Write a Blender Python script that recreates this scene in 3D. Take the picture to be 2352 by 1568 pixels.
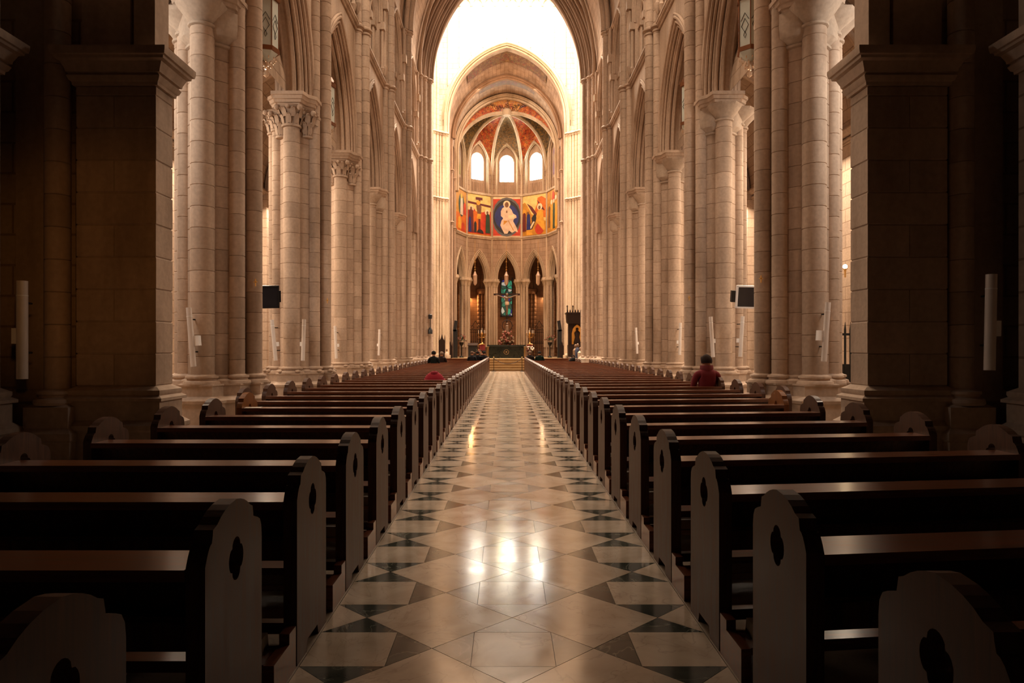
import bpy, math, random
from mathutils import Vector, Matrix
PI = math.pi
sc = bpy.context.scene
for o in list(bpy.data.objects):
    bpy.data.objects.remove(o)
COL = sc.collection
rnd = random.Random(7)

# ------------------------------------------------------------------ camera
CX = -0.035
cam = bpy.data.cameras.new('camera')
cam.lens = 24.0; cam.sensor_width = 36.0; cam.sensor_fit = 'HORIZONTAL'
cam.shift_x = 13 / 2352.0; cam.shift_y = 13 / 2352.0
cam.clip_start = 0.05; cam.clip_end = 300
co = bpy.data.objects.new('camera', cam); COL.objects.link(co)
co.location = (CX, 0, 1.6); co.rotation_euler = (PI / 2, 0, 0)
sc.camera = co

def at(px, py, Y):
    "point of the place seen at a picture position, at a given distance"
    return Vector(((px - 1163) * Y / 1568.0 + CX, Y, 1.6 + (797 - py) * Y / 1568.0))

# ------------------------------------------------------------------ world, light, exposure
w = bpy.data.worlds.new('world'); sc.world = w; w.use_nodes = True
w.node_tree.nodes['Background'].inputs[0].default_value = (0.9, 0.75, 0.6, 1)
w.node_tree.nodes['Background'].inputs[1].default_value = 0.004
sc.view_settings.view_transform = 'Standard'
sc.view_settings.look = 'None'
sc.view_settings.exposure = 0.0
sc.view_settings.gamma = 1.0
sc.view_settings.use_curve_mapping = False

def area(name, loc, target, sx, sy, power, color):
    l = bpy.data.lights.new(name, 'AREA'); l.shape = 'RECTANGLE'; l.size = sx; l.size_y = sy
    l.energy = power; l.color = color
    o = bpy.data.objects.new(name, l); COL.objects.link(o)
    o.location = loc
    d = (Vector(target) - Vector(loc)).normalized()
    o.rotation_euler = d.to_track_quat('-Z', 'Y').to_euler()
    return o
WARM = (1.0, 0.80, 0.60); WHITE = (1.0, 0.93, 0.84)
area('dome_light', (0, 43.6, 31.0), (0, 44.8, 0), 8, 8, 2300, WHITE)
area('drum_window_light', (0, 46.6, 29.6), (0, 16.0, 8), 9, 4, 26000, WARM)
area('transept_light_left', (-11.5, 43.6, 18), (0, 43.6, 12), 7, 10, 1150, WHITE)
area('transept_light_right', (11.5, 43.6, 18), (0, 43.6, 12), 7, 10, 1150, WHITE)
area('clerestory_light_left', (-3.8, 18.6, 20.0), (3.2, 21.6, 6), 11.5, 1.6, 1500, WARM)
area('clerestory_light_right', (3.8, 18.6, 20.0), (-3.2, 21.6, 6), 11.5, 1.6, 1500, WARM)
area('aisle_light_left', (-8.8, 24, 7.3), (-6.6, 24, 0.0), 22, 1.0, 1700, WARM)
area('aisle_light_right', (8.8, 24, 7.3), (6.6, 24, 0.0), 22, 1.0, 1700, WARM)
area('aisle_west_light_left', (-8.0, 9.6, 7.0), (-6.2, 14.0, 4.0), 1.6, 2.0, 170, WHITE)
area('aisle_west_light_right', (8.0, 9.6, 7.0), (6.2, 14.0, 4.0), 1.6, 2.0, 170, WHITE)
area('choir_light', (0, 51.5, 21.0), (0, 53.0, 0), 4.5, 3.0, 260, WARM)
area('ambulatory_lamp', (-3.4, 61.0, 6.2), (-2.2, 59.0, 3.5), 0.6, 0.6, 220, (1.0, 0.5, 0.18))
area('ambulatory_lamp_right', (3.4, 61.0, 6.2), (2.2, 59.5, 3.5), 0.6, 0.6, 90, (1.0, 0.6, 0.3))
area('west_fill_light', (0.6, -3.2, 4.6), (0, 9, 1.8), 3.0, 1.5, 0.5, (1.0, 0.62, 0.32))  # added weak warm fill from behind the camera, no portal built
sl = bpy.data.lights.new('west_window_light', 'SPOT'); sl.energy = 420; sl.color = (1.0, 0.42, 0.08); sl.spot_size = .26; sl.spot_blend = .9; sl.shadow_soft_size = .3
so = bpy.data.objects.new('west_window_light', sl); COL.objects.link(so); so.location = (3.0, -4.0, 4.6)
so.rotation_euler = (Vector((-4.75, 8.1, 2.6)) - Vector(so.location)).to_track_quat('-Z', 'Y').to_euler()

# ------------------------------------------------------------------ materials
MATS = {}
def newmat(name):
    m = bpy.data.materials.new(name); m.use_nodes = True
    nt = m.node_tree; b = nt.nodes['Principled BSDF']
    MATS[name] = m
    return m, nt, b
def N(nt, t, **kw):
    n = nt.nodes.new(t)
    for k, v in kw.items(): setattr(n, k, v)
    return n
def ramp(nt, fac, stops):
    r = N(nt, 'ShaderNodeValToRGB'); nt.links.new(fac, r.inputs[0])
    e = r.color_ramp.elements
    while len(e) < len(stops): e.new(0.5)
    for i, (p, c) in enumerate(stops):
        e[i].position = p; e[i].color = (c[0], c[1], c[2], 1)
    return r.outputs[0]
def simple(name, col, rough=0.5, metal=0.0, var=0.12, scale=4.0, bump=0.0, coat=0.0, spec=None):
    m, nt, b = newmat(name)
    tc = N(nt, 'ShaderNodeTexCoord'); nz = N(nt, 'ShaderNodeTexNoise'); nz.inputs['Scale'].default_value = scale
    nz.inputs['Detail'].default_value = 6
    nt.links.new(tc.outputs['Object'], nz.inputs['Vector'])
    lo = [c * (1 - var) for c in col]; hi = [min(1, c * (1 + var)) for c in col]
    nt.links.new(ramp(nt, nz.outputs['Fac'], [(0.3, lo), (0.7, hi)]), b.inputs['Base Color'])
    b.inputs['Roughness'].default_value = rough; b.inputs['Metallic'].default_value = metal
    b.inputs['Coat Weight'].default_value = coat
    if spec is not None: b.inputs['Specular IOR Level'].default_value = spec
    if bump:
        bp = N(nt, 'ShaderNodeBump'); bp.inputs['Strength'].default_value = bump; bp.inputs['Distance'].default_value = 0.02
        n2 = N(nt, 'ShaderNodeTexNoise'); n2.inputs['Scale'].default_value = scale * 12; n2.inputs['Detail'].default_value = 5
        nt.links.new(tc.outputs['Object'], n2.inputs['Vector'])
        nt.links.new(n2.outputs['Fac'], bp.inputs['Height']); nt.links.new(bp.outputs[0], b.inputs['Normal'])
    return m
def emit(name, col, strength):
    m, nt, b = newmat(name)
    b.inputs['Base Color'].default_value = (col[0] * .5, col[1] * .5, col[2] * .5, 1)
    b.inputs['Emission Color'].default_value = (*col, 1); b.inputs['Emission Strength'].default_value = strength
    return m

STONE = (0.52, 0.39, 0.295)
def stone(name, col=STONE, joints=None, bw=0.75, bh=0.37, rough=0.75):
    """limestone; joints None, 'xz', 'yz' or 'uv' adds far away coursing"""
    m, nt, b = newmat(name)
    tc = N(nt, 'ShaderNodeTexCoord')
    n1 = N(nt, 'ShaderNodeTexNoise'); n1.inputs['Scale'].default_value = 1.5; n1.inputs['Detail'].default_value = 8; n1.inputs['Roughness'].default_value = .6
    n2 = N(nt, 'ShaderNodeTexNoise'); n2.inputs['Scale'].default_value = 16; n2.inputs['Detail'].default_value = 6
    mp = N(nt, 'ShaderNodeMapping'); mp.inputs['Scale'].default_value = (1, 1, 0.22)
    oi = N(nt, 'ShaderNodeObjectInfo')
    ge = N(nt, 'ShaderNodeNewGeometry')
    nt.links.new(ge.outputs['Position'], mp.inputs[0]); nt.links.new(mp.outputs[0], n1.inputs['Vector'])
    nt.links.new(ge.outputs['Position'], n2.inputs['Vector'])
    c = lambda k: [x * k for x in col]
    base = ramp(nt, n1.outputs['Fac'], [(0.28, [col[0] * .60, col[1] * .54, col[2] * .48]), (0.5, [col[0] * .92, col[1] * .9, col[2] * .88]), (0.72, [min(1, x * 1.15) for x in col])])
    fine = ramp(nt, n2.outputs['Fac'], [(0.25, (.86, .86, .86)), (0.7, (1.05, 1.05, 1.05))])
    mx = N(nt, 'ShaderNodeMix', data_type='RGBA', blend_type='MULTIPLY'); mx.inputs[0].default_value = 1
    nt.links.new(base, mx.inputs[6]); nt.links.new(fine, mx.inputs[7])
    # each stone has its own tint
    rr = ramp(nt, oi.outputs['Random'], [(0, (.84, .82, .80)), (1, (1.07, 1.06, 1.05))])
    m2 = N(nt, 'ShaderNodeMix', data_type='RGBA', blend_type='MULTIPLY'); m2.inputs[0].default_value = 1
    nt.links.new(mx.outputs[2], m2.inputs[6]); nt.links.new(rr, m2.inputs[7])
    outc = m2.outputs[2]
    bp = N(nt, 'ShaderNodeBump'); bp.inputs['Strength'].default_value = 0.25; bp.inputs['Distance'].default_value = 0.01
    nt.links.new(n2.outputs['Fac'], bp.inputs['Height'])
    nrm = bp.outputs[0]
    if joints:
        br = N(nt, 'ShaderNodeTexBrick')
        br.inputs['Scale'].default_value = 1.0; br.inputs['Brick Width'].default_value = bw
        br.inputs['Row Height'].default_value = bh; br.inputs['Mortar Size'].default_value = 0.014
        br.inputs['Mortar Smooth'].default_value = 0.2
        br.inputs['Color1'].default_value = (1.04, 1.03, 1.0, 1); br.inputs['Color2'].default_value = (.88, .87, .86, 1)
        br.inputs['Mortar'].default_value = (.62, .56, .50, 1)
        if joints == 'uv':
            nt.links.new(tc.outputs['UV'], br.inputs['Vector'])
        else:
            sp = N(nt, 'ShaderNodeSeparateXYZ'); cb = N(nt, 'ShaderNodeCombineXYZ')
            nt.links.new(ge.outputs['Position'], sp.inputs[0])
            nt.links.new(sp.outputs['X' if joints == 'xz' else 'Y'], cb.inputs[0]); nt.links.new(sp.outputs['Z'], cb.inputs[1])
            nt.links.new(cb.outputs[0], br.inputs['Vector'])
        m3 = N(nt, 'ShaderNodeMix', data_type='RGBA', blend_type='MULTIPLY'); m3.inputs[0].default_value = 1
        nt.links.new(outc, m3.inputs[6]); nt.links.new(br.outputs['Color'], m3.inputs[7]); outc = m3.outputs[2]
        b2 = N(nt, 'ShaderNodeBump'); b2.inputs['Strength'].default_value = 0.6; b2.inputs['Distance'].default_value = 0.02; b2.invert = True
        nt.links.new(br.outputs['Fac'], b2.inputs['Height']); nt.links.new(nrm, b2.inputs['Normal']); nrm = b2.outputs[0]
    nt.links.new(outc, b.inputs['Base Color']); nt.links.new(nrm, b.inputs['Normal'])
    b.inputs['Roughness'].default_value = rough; b.inputs['Specular IOR Level'].default_value = 0.3
    return m
M_ST = stone('limestone')
M_STX = stone('limestone_wall_facing', joints='xz', bw=0.8)
M_STY = stone('limestone_wall_side', joints='yz', bw=0.8)
M_STU = stone('limestone_vault', joints='uv', bw=0.7, bh=0.33)
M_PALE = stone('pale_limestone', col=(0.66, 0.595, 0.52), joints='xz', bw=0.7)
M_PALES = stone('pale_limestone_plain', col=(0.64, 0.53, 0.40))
M_ROUGH = stone('tooled_limestone', col=(0.52, 0.41, 0.32))

def wood(name, col, rough=0.28, coat=0.35, axis=2):
    m, nt, b = newmat(name)
    tc = N(nt, 'ShaderNodeTexCoord'); mp = N(nt, 'ShaderNodeMapping')
    s = [9, 9, 9]; s[axis] = 0.7; mp.inputs['Scale'].default_value = s
    nz = N(nt, 'ShaderNodeTexNoise'); nz.inputs['Scale'].default_value = 4; nz.inputs['Detail'].default_value = 8; nz.inputs['Distortion'].default_value = 0.6
    nt.links.new(tc.outputs['Object'], mp.inputs[0]); nt.links.new(mp.outputs[0], nz.inputs['Vector'])
    nt.links.new(ramp(nt, nz.outputs['Fac'], [(0.3, [c * .6 for c in col]), (0.55, col), (0.75, [c * 1.35 for c in col])]), b.inputs['Base Color'])
    nt.links.new(ramp(nt, nz.outputs['Fac'], [(0.2, (rough * .8,) * 3), (0.8, (rough * 1.3,) * 3)]), b.inputs['Roughness'])
    b.inputs['Coat Weight'].default_value = coat; b.inputs['Coat Roughness'].default_value = 0.18
    b.inputs['Specular IOR Level'].default_value = 0.25
    return m
M_WOODZ = wood('varnished_wood_upright', (0.085, 0.036, 0.019), 0.46, 0.10, 2)
M_WOODX = wood('varnished_wood_long', (0.15, 0.045, 0.018), 0.32, 0.7, 0)
M_WOODO = wood('orange_lit_wood', (0.22, 0.075, 0.018), 0.35, 0.3, 2)  # lighter wood; the orange light falling on it is put into the colour
M_WOODD = wood('dark_carved_wood', (0.022, 0.009, 0.005), 0.55, 0.0, 2)
M_PAD = simple('kneeler_leather', (0.16, 0.11, 0.07), 0.45)

def marble(name, c0, c1, vein, rough):
    m, nt, b = newmat(name)
    ge = N(nt, 'ShaderNodeNewGeometry')
    n1 = N(nt, 'ShaderNodeTexNoise'); n1.inputs['Scale'].default_value = 2.6; n1.inputs['Detail'].default_value = 8; n1.inputs['Distortion'].default_value = 1.2
    n2 = N(nt, 'ShaderNodeTexNoise'); n2.inputs['Scale'].default_value = 1.7; n2.inputs['Detail'].default_value = 4; n2.inputs['Distortion'].default_value = 2.5
    nt.links.new(ge.outputs['Position'], n1.inputs['Vector']); nt.links.new(ge.outputs['Position'], n2.inputs['Vector'])
    base = ramp(nt, n1.outputs['Fac'], [(0.3, c0), (0.7, c1)])
    vf = ramp(nt, n2.outputs['Fac'], [(0.488, (0, 0, 0)), (0.5, (1, 1, 1)), (0.512, (0, 0, 0))])
    mx = N(nt, 'ShaderNodeMix', data_type='RGBA'); nt.links.new(base, mx.inputs[6]); mx.inputs[7].default_value = (*vein, 1)
    mu = N(nt, 'ShaderNodeMath', operation='MULTIPLY'); mu.inputs[1].default_value = 0.5
    nt.links.new(vf, mu.inputs[0]); nt.links.new(mu.outputs[0], mx.inputs[0])
    oi = N(nt, 'ShaderNodeObjectInfo')
    rr = ramp(nt, oi.outputs['Random'], [(0, (.90, .90, .89)), (1, (1.06, 1.06, 1.05))])
    m2 = N(nt, 'ShaderNodeMix', data_type='RGBA', blend_type='MULTIPLY'); m2.inputs[0].default_value = 1
    nt.links.new(mx.outputs[2], m2.inputs[6]); nt.links.new(rr, m2.inputs[7])
    nt.links.new(m2.outputs[2], b.inputs['Base Color'])
    # worn polish: gloss varies a little
    nt.links.new(ramp(nt, n1.outputs['Fac'], [(0.3, (rough * .8,) * 3), (0.7, (rough * 1.25,) * 3)]), b.inputs['Roughness'])
    bp = N(nt, 'ShaderNodeBump'); bp.inputs['Strength'].default_value = 0.04; bp.inputs['Distance'].default_value = 0.01
    n3 = N(nt, 'ShaderNodeTexNoise'); n3.inputs['Scale'].default_value = 5; nt.links.new(ge.outputs['Position'], n3.inputs['Vector'])
    nt.links.new(n3.outputs['Fac'], bp.inputs['Height']); nt.links.new(bp.outputs[0], b.inputs['Normal'])
    return m
M_CREAM = marble('cream_marble', (0.46, 0.36, 0.27), (0.62, 0.51, 0.40), (0.34, 0.26, 0.2), 0.14)
M_DARKM = marble('dark_green_marble', (0.035, 0.04, 0.033), (0.08, 0.082, 0.065), (0.3, 0.3, 0.24), 0.12)
M_GREYM = marble('grey_marble', (0.22, 0.18, 0.14), (0.32, 0.265, 0.21), (0.4, 0.34, 0.27), 0.16)
M_FLOOR = marble('worn_stone_floor', (0.30, 0.23, 0.17), (0.40, 0.32, 0.24), (0.22, 0.17, 0.13), 0.35)
M_GROUT = simple('floor_joint', (0.16, 0.13, 0.10), 0.6)
M_GREEN = marble('green_altar_marble', (0.003, 0.004, 0.003), (0.008, 0.012, 0.008), (0.05, 0.05, 0.03), 0.28)
M_STEP = simple('golden_stone_steps', (0.20, 0.115, 0.04), 0.4)
M_BLACK = simple('black_plastic', (0.012, 0.012, 0.013), 0.35)
M_SCREEN = simple('dark_glass_screen', (0.02, 0.02, 0.024), 0.12)
M_WHITEP = simple('white_enamel', (0.88, 0.85, 0.82), 0.4, var=.04)
M_SPK = simple('cream_enamel', (0.70, 0.62, 0.56), 0.4, var=.05)
M_IRON = simple('black_iron', (0.02, 0.016, 0.013), 0.5, 0.6)
M_BRASS = simple('brass', (0.62, 0.36, 0.12), 0.28, 0.9)
M_COPPER = simple('copper', (0.22, 0.09, 0.04), 0.4, 0.8)
M_GLASSP = simple('frosted_lantern_glass', (0.55, 0.58, 0.52), 0.25, var=.05)
M_CRYSTAL = simple('crystal_drops', (0.75, 0.55, 0.38), 0.08, 0.5)
M_RED = simple('red_cloth', (0.17, 0.01, 0.01), 0.7)
M_GREENL = simple('leaf_green', (0.05, 0.075, 0.03), 0.6)
M_PETAL = simple('pink_petals', (0.24, 0.075, 0.05), 0.6)
M_ROPE = simple('dark_rope', (0.03, 0.015, 0.01), 0.7)
M_GOLD = simple('gold_leaf', (0.75, 0.42, 0.10), 0.3, 0.8)
M_PAPER = simple('paper', (0.7, 0.62, 0.52), 0.8, var=.03)
M_BODY = simple('carved_figure_wood', (0.17, 0.10, 0.06), 0.5)

def painted(name, stops, scale=2.2, kind='cells'):
    m, nt, b = newmat(name)
    ge = N(nt, 'ShaderNodeNewGeometry'); vo = N(nt, 'ShaderNodeTexVoronoi'); vo.inputs['Scale'].default_value = scale
    nz = N(nt, 'ShaderNodeTexNoise'); nz.inputs['Scale'].default_value = scale * 1.3; nz.inputs['Distortion'].default_value = 3; nz.inputs['Detail'].default_value = 3
    nt.links.new(ge.outputs['Position'], vo.inputs['Vector']); nt.links.new(ge.outputs['Position'], nz.inputs['Vector'])
    sp = N(nt, 'ShaderNodeSeparateColor'); nt.links.new(vo.outputs['Color'], sp.inputs[0])
    mx = N(nt, 'ShaderNodeMath', operation='MULTIPLY_ADD'); mx.inputs[1].default_value = 0.35
    nt.links.new(sp.outputs[0], mx.inputs[0])
    m1 = N(nt, 'ShaderNodeMath', operation='MULTIPLY'); m1.inputs[1].default_value = 0.75; nt.links.new(nz.outputs['Fac'], m1.inputs[0])
    nt.links.new(m1.outputs[0], mx.inputs[2])
    r = ramp(nt, mx.outputs[0], stops)
    ve = N(nt, 'ShaderNodeTexVoronoi', feature='DISTANCE_TO_EDGE'); ve.inputs['Scale'].default_value = scale * .38
    wp = N(nt, 'ShaderNodeVectorMath', operation='ADD'); nt.links.new(ge.outputs['Position'], wp.inputs[0]); nt.links.new(nz.outputs['Color'], wp.inputs[1]); nt.links.new(wp.outputs[0], ve.inputs['Vector'])
    ln = ramp(nt, ve.outputs['Distance'], [(0.02, (.12, .10, .08)), (0.09, (1, 1, 1)), (.34, (1, 1, 1)), (.42, (1.7, 1.9, 1.6))])
    mm = N(nt, 'ShaderNodeMix', data_type='RGBA', blend_type='MULTIPLY'); mm.inputs[0].default_value = 1
    nt.links.new(r, mm.inputs[6]); nt.links.new(ln, mm.inputs[7]); r = mm.outputs[2]
    nt.links.new(r, b.inputs['Base Color']); b.inputs['Roughness'].default_value = 0.55
    return m
M_PORANGE = painted('painted_vault_orange', [(0.32, (.06, .035, .02)), (0.42, (.55, .06, .01)), (0.53, (.72, .14, .02)), (0.60, (.75, .38, .07)), (0.67, (.16, .06, .03)), (.75, (.55, .07, .01))], 7)
M_PGREY = painted('painted_vault_grey', [(0.32, (.09, .07, .05)), (0.45, (.26, .22, .15)), (0.53, (.40, .33, .23)), (0.60, (.62, .33, .08)), (0.68, (.09, .08, .06)), (.75, (.32, .27, .2))], 9)
M_POLIVE = painted('painted_vault_olive', [(0.32, (.05, .03, .02)), (0.45, (.14, .10, .04)), (0.53, (.26, .16, .04)), (0.60, (.42, .22, .04)), (0.68, (.07, .06, .035))], 8)
M_PFRIEZE = painted('painted_crown_band', [(0.34, (.22, .05, .03)), (0.46, (.20, .15, .05)), (0.54, (.42, .20, .07)), (0.62, (.10, .11, .06)), (.72, (.3, .07, .03))], 7)
FLAT = {}
def flat(name, col, rough=.6):
    if name not in FLAT: FLAT[name] = simple('paint_' + name, col, rough, var=.18, scale=3)
    return FLAT[name]

def stained(name, strength, cols, scale, lead=0.05):
    m, nt, b = newmat(name)
    ge = N(nt, 'ShaderNodeNewGeometry')
    mp = N(nt, 'ShaderNodeMapping'); mp.inputs['Scale'].default_value = (1, 1, .7); mp.inputs['Rotation'].default_value = (0, .5, 0)
    vo = N(nt, 'ShaderNodeTexVoronoi'); vo.inputs['Scale'].default_value = scale
    ve = N(nt, 'ShaderNodeTexVoronoi', feature='DISTANCE_TO_EDGE'); ve.inputs['Scale'].default_value = scale
    nt.links.new(ge.outputs['Position'], mp.inputs[0])
    nt.links.new(mp.outputs[0], vo.inputs['Vector']); nt.links.new(mp.outputs[0], ve.inputs['Vector'])
    sp = N(nt, 'ShaderNodeSeparateColor'); nt.links.new(vo.outputs['Color'], sp.inputs[0])
    n = len(cols); st = []
    r = N(nt, 'ShaderNodeValToRGB'); r.color_ramp.interpolation = 'CONSTANT'; nt.links.new(sp.outputs[0], r.inputs[0])
    e = r.color_ramp.elements
    while len(e) < n: e.new(0.5)
    for i, c in enumerate(cols): e[i].position = i / n; e[i].color = (*c, 1)
    ld = ramp(nt, ve.outputs['Distance'], [(lead * .5, (0, 0, 0)), (lead, (1, 1, 1))])
    mx = N(nt, 'ShaderNodeMix', data_type='RGBA', blend_type='MULTIPLY'); mx.inputs[0].default_value = 1
    nt.links.new(r.outputs[0], mx.inputs[6]); nt.links.new(ld, mx.inputs[7])
    nt.links.new(mx.outputs[2], b.inputs['Emission Color']); b.inputs['Emission Strength'].default_value = strength
    b.inputs['Base Color'].default_value = (.05, .05, .05, 1); b.inputs['Roughness'].default_value = .2
    return m
M_SG1 = stained('bright_stained_glass', 32.0, [(1, .95, .88), (1, .96, .9), (1, .8, .3), (1, .93, .86), (.75, .85, 1), (1, .95, .9)], 1.6, .01)
M_SG3 = stained('side_stained_glass', 3.2, [(.9, .6, .1), (.95, .95, .9), (.05, .35, .12), (.95, .9, .3), (.5, .03, .03), (.12, .1, .5), (.95, .95, .9)], 2.2, .02)
M_SG2 = stained('leaded_stained_glass', 0.6, [(.02, .16, .09), (.04, .42, .22), (.02, .03, .26), (.02, .1, .06), (.45, .03, .03), (.02, .12, .1), (.8, .7, .5), (.03, .22, .12), (.7, .62, .5)], 3.5, .08)

# ------------------------------------------------------------------ mesh builder
class MB:
    def __init__(s): s.v = []; s.f = []; s.m = []; s.uv = {}; s.mi = 0
    def vs(s, pts):
        n = len(s.v); s.v += [tuple(p) for p in pts]; return n
    def face(s, idx, uv=None):
        if uv: s.uv[len(s.f)] = uv
        s.f.append(tuple(idx)); s.m.append(s.mi)
    def box(s, x0, x1, y0, y1, z0, z1):
        n = s.vs([(x0, y0, z0), (x1, y0, z0), (x1, y1, z0), (x0, y1, z0), (x0, y0, z1), (x1, y0, z1), (x1, y1, z1), (x0, y1, z1)])
        for q in ((0, 3, 2, 1), (4, 5, 6, 7), (0, 1, 5, 4), (1, 2, 6, 5), (2, 3, 7, 6), (3, 0, 4, 7)): s.face([n + i for i in q])
        return s
    def rings(s, rings, closed=True, cap0=True, cap1=True):
        k = len(rings[0]); n0 = len(s.v)
        for r in rings: s.vs(r)
        for i in range(len(rings) - 1):
            a = n0 + i * k; b = a + k
            for j in range(k if closed else k - 1):
                j2 = (j + 1) % k
                s.face((a + j, a + j2, b + j2, b + j))
        if cap0: s.face([n0 + j for j in range(k)][::-1])
        if cap1: s.face([n0 + (len(rings) - 1) * k + j for j in range(k)])
        return s
    def prism(s, poly, lo, hi, mp):
        s.rings([[mp(a, lo, b) for a, b in poly], [mp(a, hi, b) for a, b in poly]]); return s
    def lathe(s, prof, c=(0, 0, 0), n=16, cap0=True, cap1=True, phase=0.0):
        R = []
        for r, z in prof:
            R.append([(c[0] + r * math.cos(2 * PI * (j + phase) / n), c[1] + r * math.sin(2 * PI * (j + phase) / n), c[2] + z) for j in range(n)])
        return s.rings(R, cap0=cap0, cap1=cap1)
    def tube(s, path, r, n=8, caps=True):
        P = [Vector(p) for p in path]; R = []
        up0 = Vector((0, 0, 1)); prev = None
        for i, p in enumerate(P):
            t = (P[min(i + 1, len(P) - 1)] - P[max(i - 1, 0)]).normalized()
            if prev is None:
                a = t.cross(up0)
                if a.length < .1: a = t.cross(Vector((1, 0, 0)))
            else: a = prev - t * prev.dot(t)
            a.normalize(); prev = a; b = t.cross(a)
            rr = r[i] if isinstance(r, (list, tuple)) else r
            R.append([p + (a * math.cos(2 * PI * j / n) + b * math.sin(2 * PI * j / n)) * rr for j in range(n)])
        return s.rings(R, cap0=caps, cap1=caps)
    def ball(s, c, rx, ry=None, rz=None, n=10, k=6):
        ry = ry or rx; rz = rz or rx; R = []
        for i in range(k + 1):
            t = -PI / 2 + PI * i / k; q = max(.02, math.cos(t))
            R.append([(c[0] + rx * q * math.cos(2 * PI * j / n), c[1] + ry * q * math.sin(2 * PI * j / n), c[2] + rz * math.sin(t)) for j in range(n)])
        return s.rings(R)
    def grid(s, fn, nu, nv, uvf=None):
        n0 = len(s.v)
        for i in range(nu + 1):
            for j in range(nv + 1): s.v.append(tuple(fn(i / nu, j / nv)))
        for i in range(nu):
            for j in range(nv):
                a = n0 + i * (nv + 1) + j
                q = (a, a + nv + 1, a + nv + 2, a + 1)
                uv = None
                if uvf: uv = [uvf(i / nu, j / nv), uvf((i + 1) / nu, j / nv), uvf((i + 1) / nu, (j + 1) / nv), uvf(i / nu, (j + 1) / nv)]
                s.face(q, uv)
        return s
    def mesh(s, name, mats, smooth=True, ang=38):
        me = bpy.data.meshes.new(name); me.from_pydata(s.v, [], s.f)
        if not isinstance(mats, (list, tuple)): mats = [mats]
        for m in mats: me.materials.append(m)
        me.polygons.foreach_set('material_index', s.m)
        if s.uv:
            ul = me.uv_layers.new(name='UVMap')
            for pi, uvs in s.uv.items():
                for li, uv in zip(me.polygons[pi].loop_indices, uvs): ul.data[li].uv = uv
        if smooth:
            me.polygons.foreach_set('use_smooth', [True] * len(me.polygons))
            me.set_sharp_from_angle(angle=math.radians(ang))
        me.update(); return me
    def obj(s, name, mats, parent=None, **k):
        return link(name, s.mesh(name, mats, **k), parent)

def link(name, me, parent=None, loc=None):
    o = bpy.data.objects.new(name, me); COL.objects.link(o)
    if parent: o.parent = parent
    if loc is not None: o.location = loc
    return o
def tag(o, label=None, cat=None, group=None, kind=None):
    if label: o['label'] = label
    if cat: o['category'] = cat
    if group: o['group'] = group
    if kind: o['kind'] = kind
    return o
def empty(name, loc=(0, 0, 0), rz=0):
    o = bpy.data.objects.new(name, None); COL.objects.link(o); o.location = loc; o.rotation_euler = (0, 0, rz); o.empty_display_size = .2
    return o
def copy_tree(o, parent=None):
    c = o.copy(); COL.objects.link(c); c.parent = parent
    for ch in list(o.children): copy_tree(ch, c)
    return c
def struct(o, label=None): return tag(o, label, kind='structure')
ORD = ['first', 'second', 'third', 'fourth', 'fifth', 'sixth', 'seventh', 'eighth', 'ninth', 'tenth', 'eleventh', 'twelfth', 'thirteenth', 'fourteenth',
       'fifteenth', 'sixteenth', 'seventeenth', 'eighteenth', 'nineteenth', 'twentieth', 'twenty-first', 'twenty-second', 'twenty-third', 'twenty-fourth',
       'twenty-fifth', 'twenty-sixth', 'twenty-seventh', 'twenty-eighth', 'twenty-ninth', 'thirtieth', 'thirty-first', 'thirty-second', 'thirty-third',
       'thirty-fourth', 'thirty-fifth', 'thirty-sixth', 'thirty-seventh', 'thirty-eighth', 'thirty-ninth', 'fortieth']

# ------------------------------------------------------------------ arches
def arc(a, e, zs, n=14, foot=None):
    "pointed arch from left springing over the apex to the right; optional straight legs down to foot"
    r = a + e; th = math.acos(max(-1, min(1, e / r))); pts = []
    for i in range(n + 1):
        t = th * i / n; pts.append((-(-e + r * math.cos(t)), zs + r * math.sin(t)))
    right = [(-h, z) for h, z in pts[:-1]][::-1]
    out = pts + right
    if foot is not None: out = [(-a, foot)] + out + [(a, foot)]
    return out
def arc_z(a, e, zs, h):
    r = a + e; h = min(abs(h), a); return zs + math.sqrt(max(0, r * r - (h + e) ** 2))
def band(mb, a, t, e, zs, w0, w1, mp, n=14, foot=None):
    "solid arched band between radius a and a+t, extruded from w0 to w1"
    pi_ = arc(a, e, zs, n, foot); po = arc(a + t, e, zs, n, foot)
    R = [[mp(i[0], w0, i[1]), mp(o_[0], w0, o_[1]), mp(o_[0], w1, o_[1]), mp(i[0], w1, i[1])] for i, o_ in zip(pi_, po)]
    return mb.rings(R)
def roll(mb, a, e, zs, wpos, r, mp, n=14, k=8, foot=None):
    return mb.tube([mp(h, wpos, z) for h, z in arc(a, e, zs, n, foot)], r, k)
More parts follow.
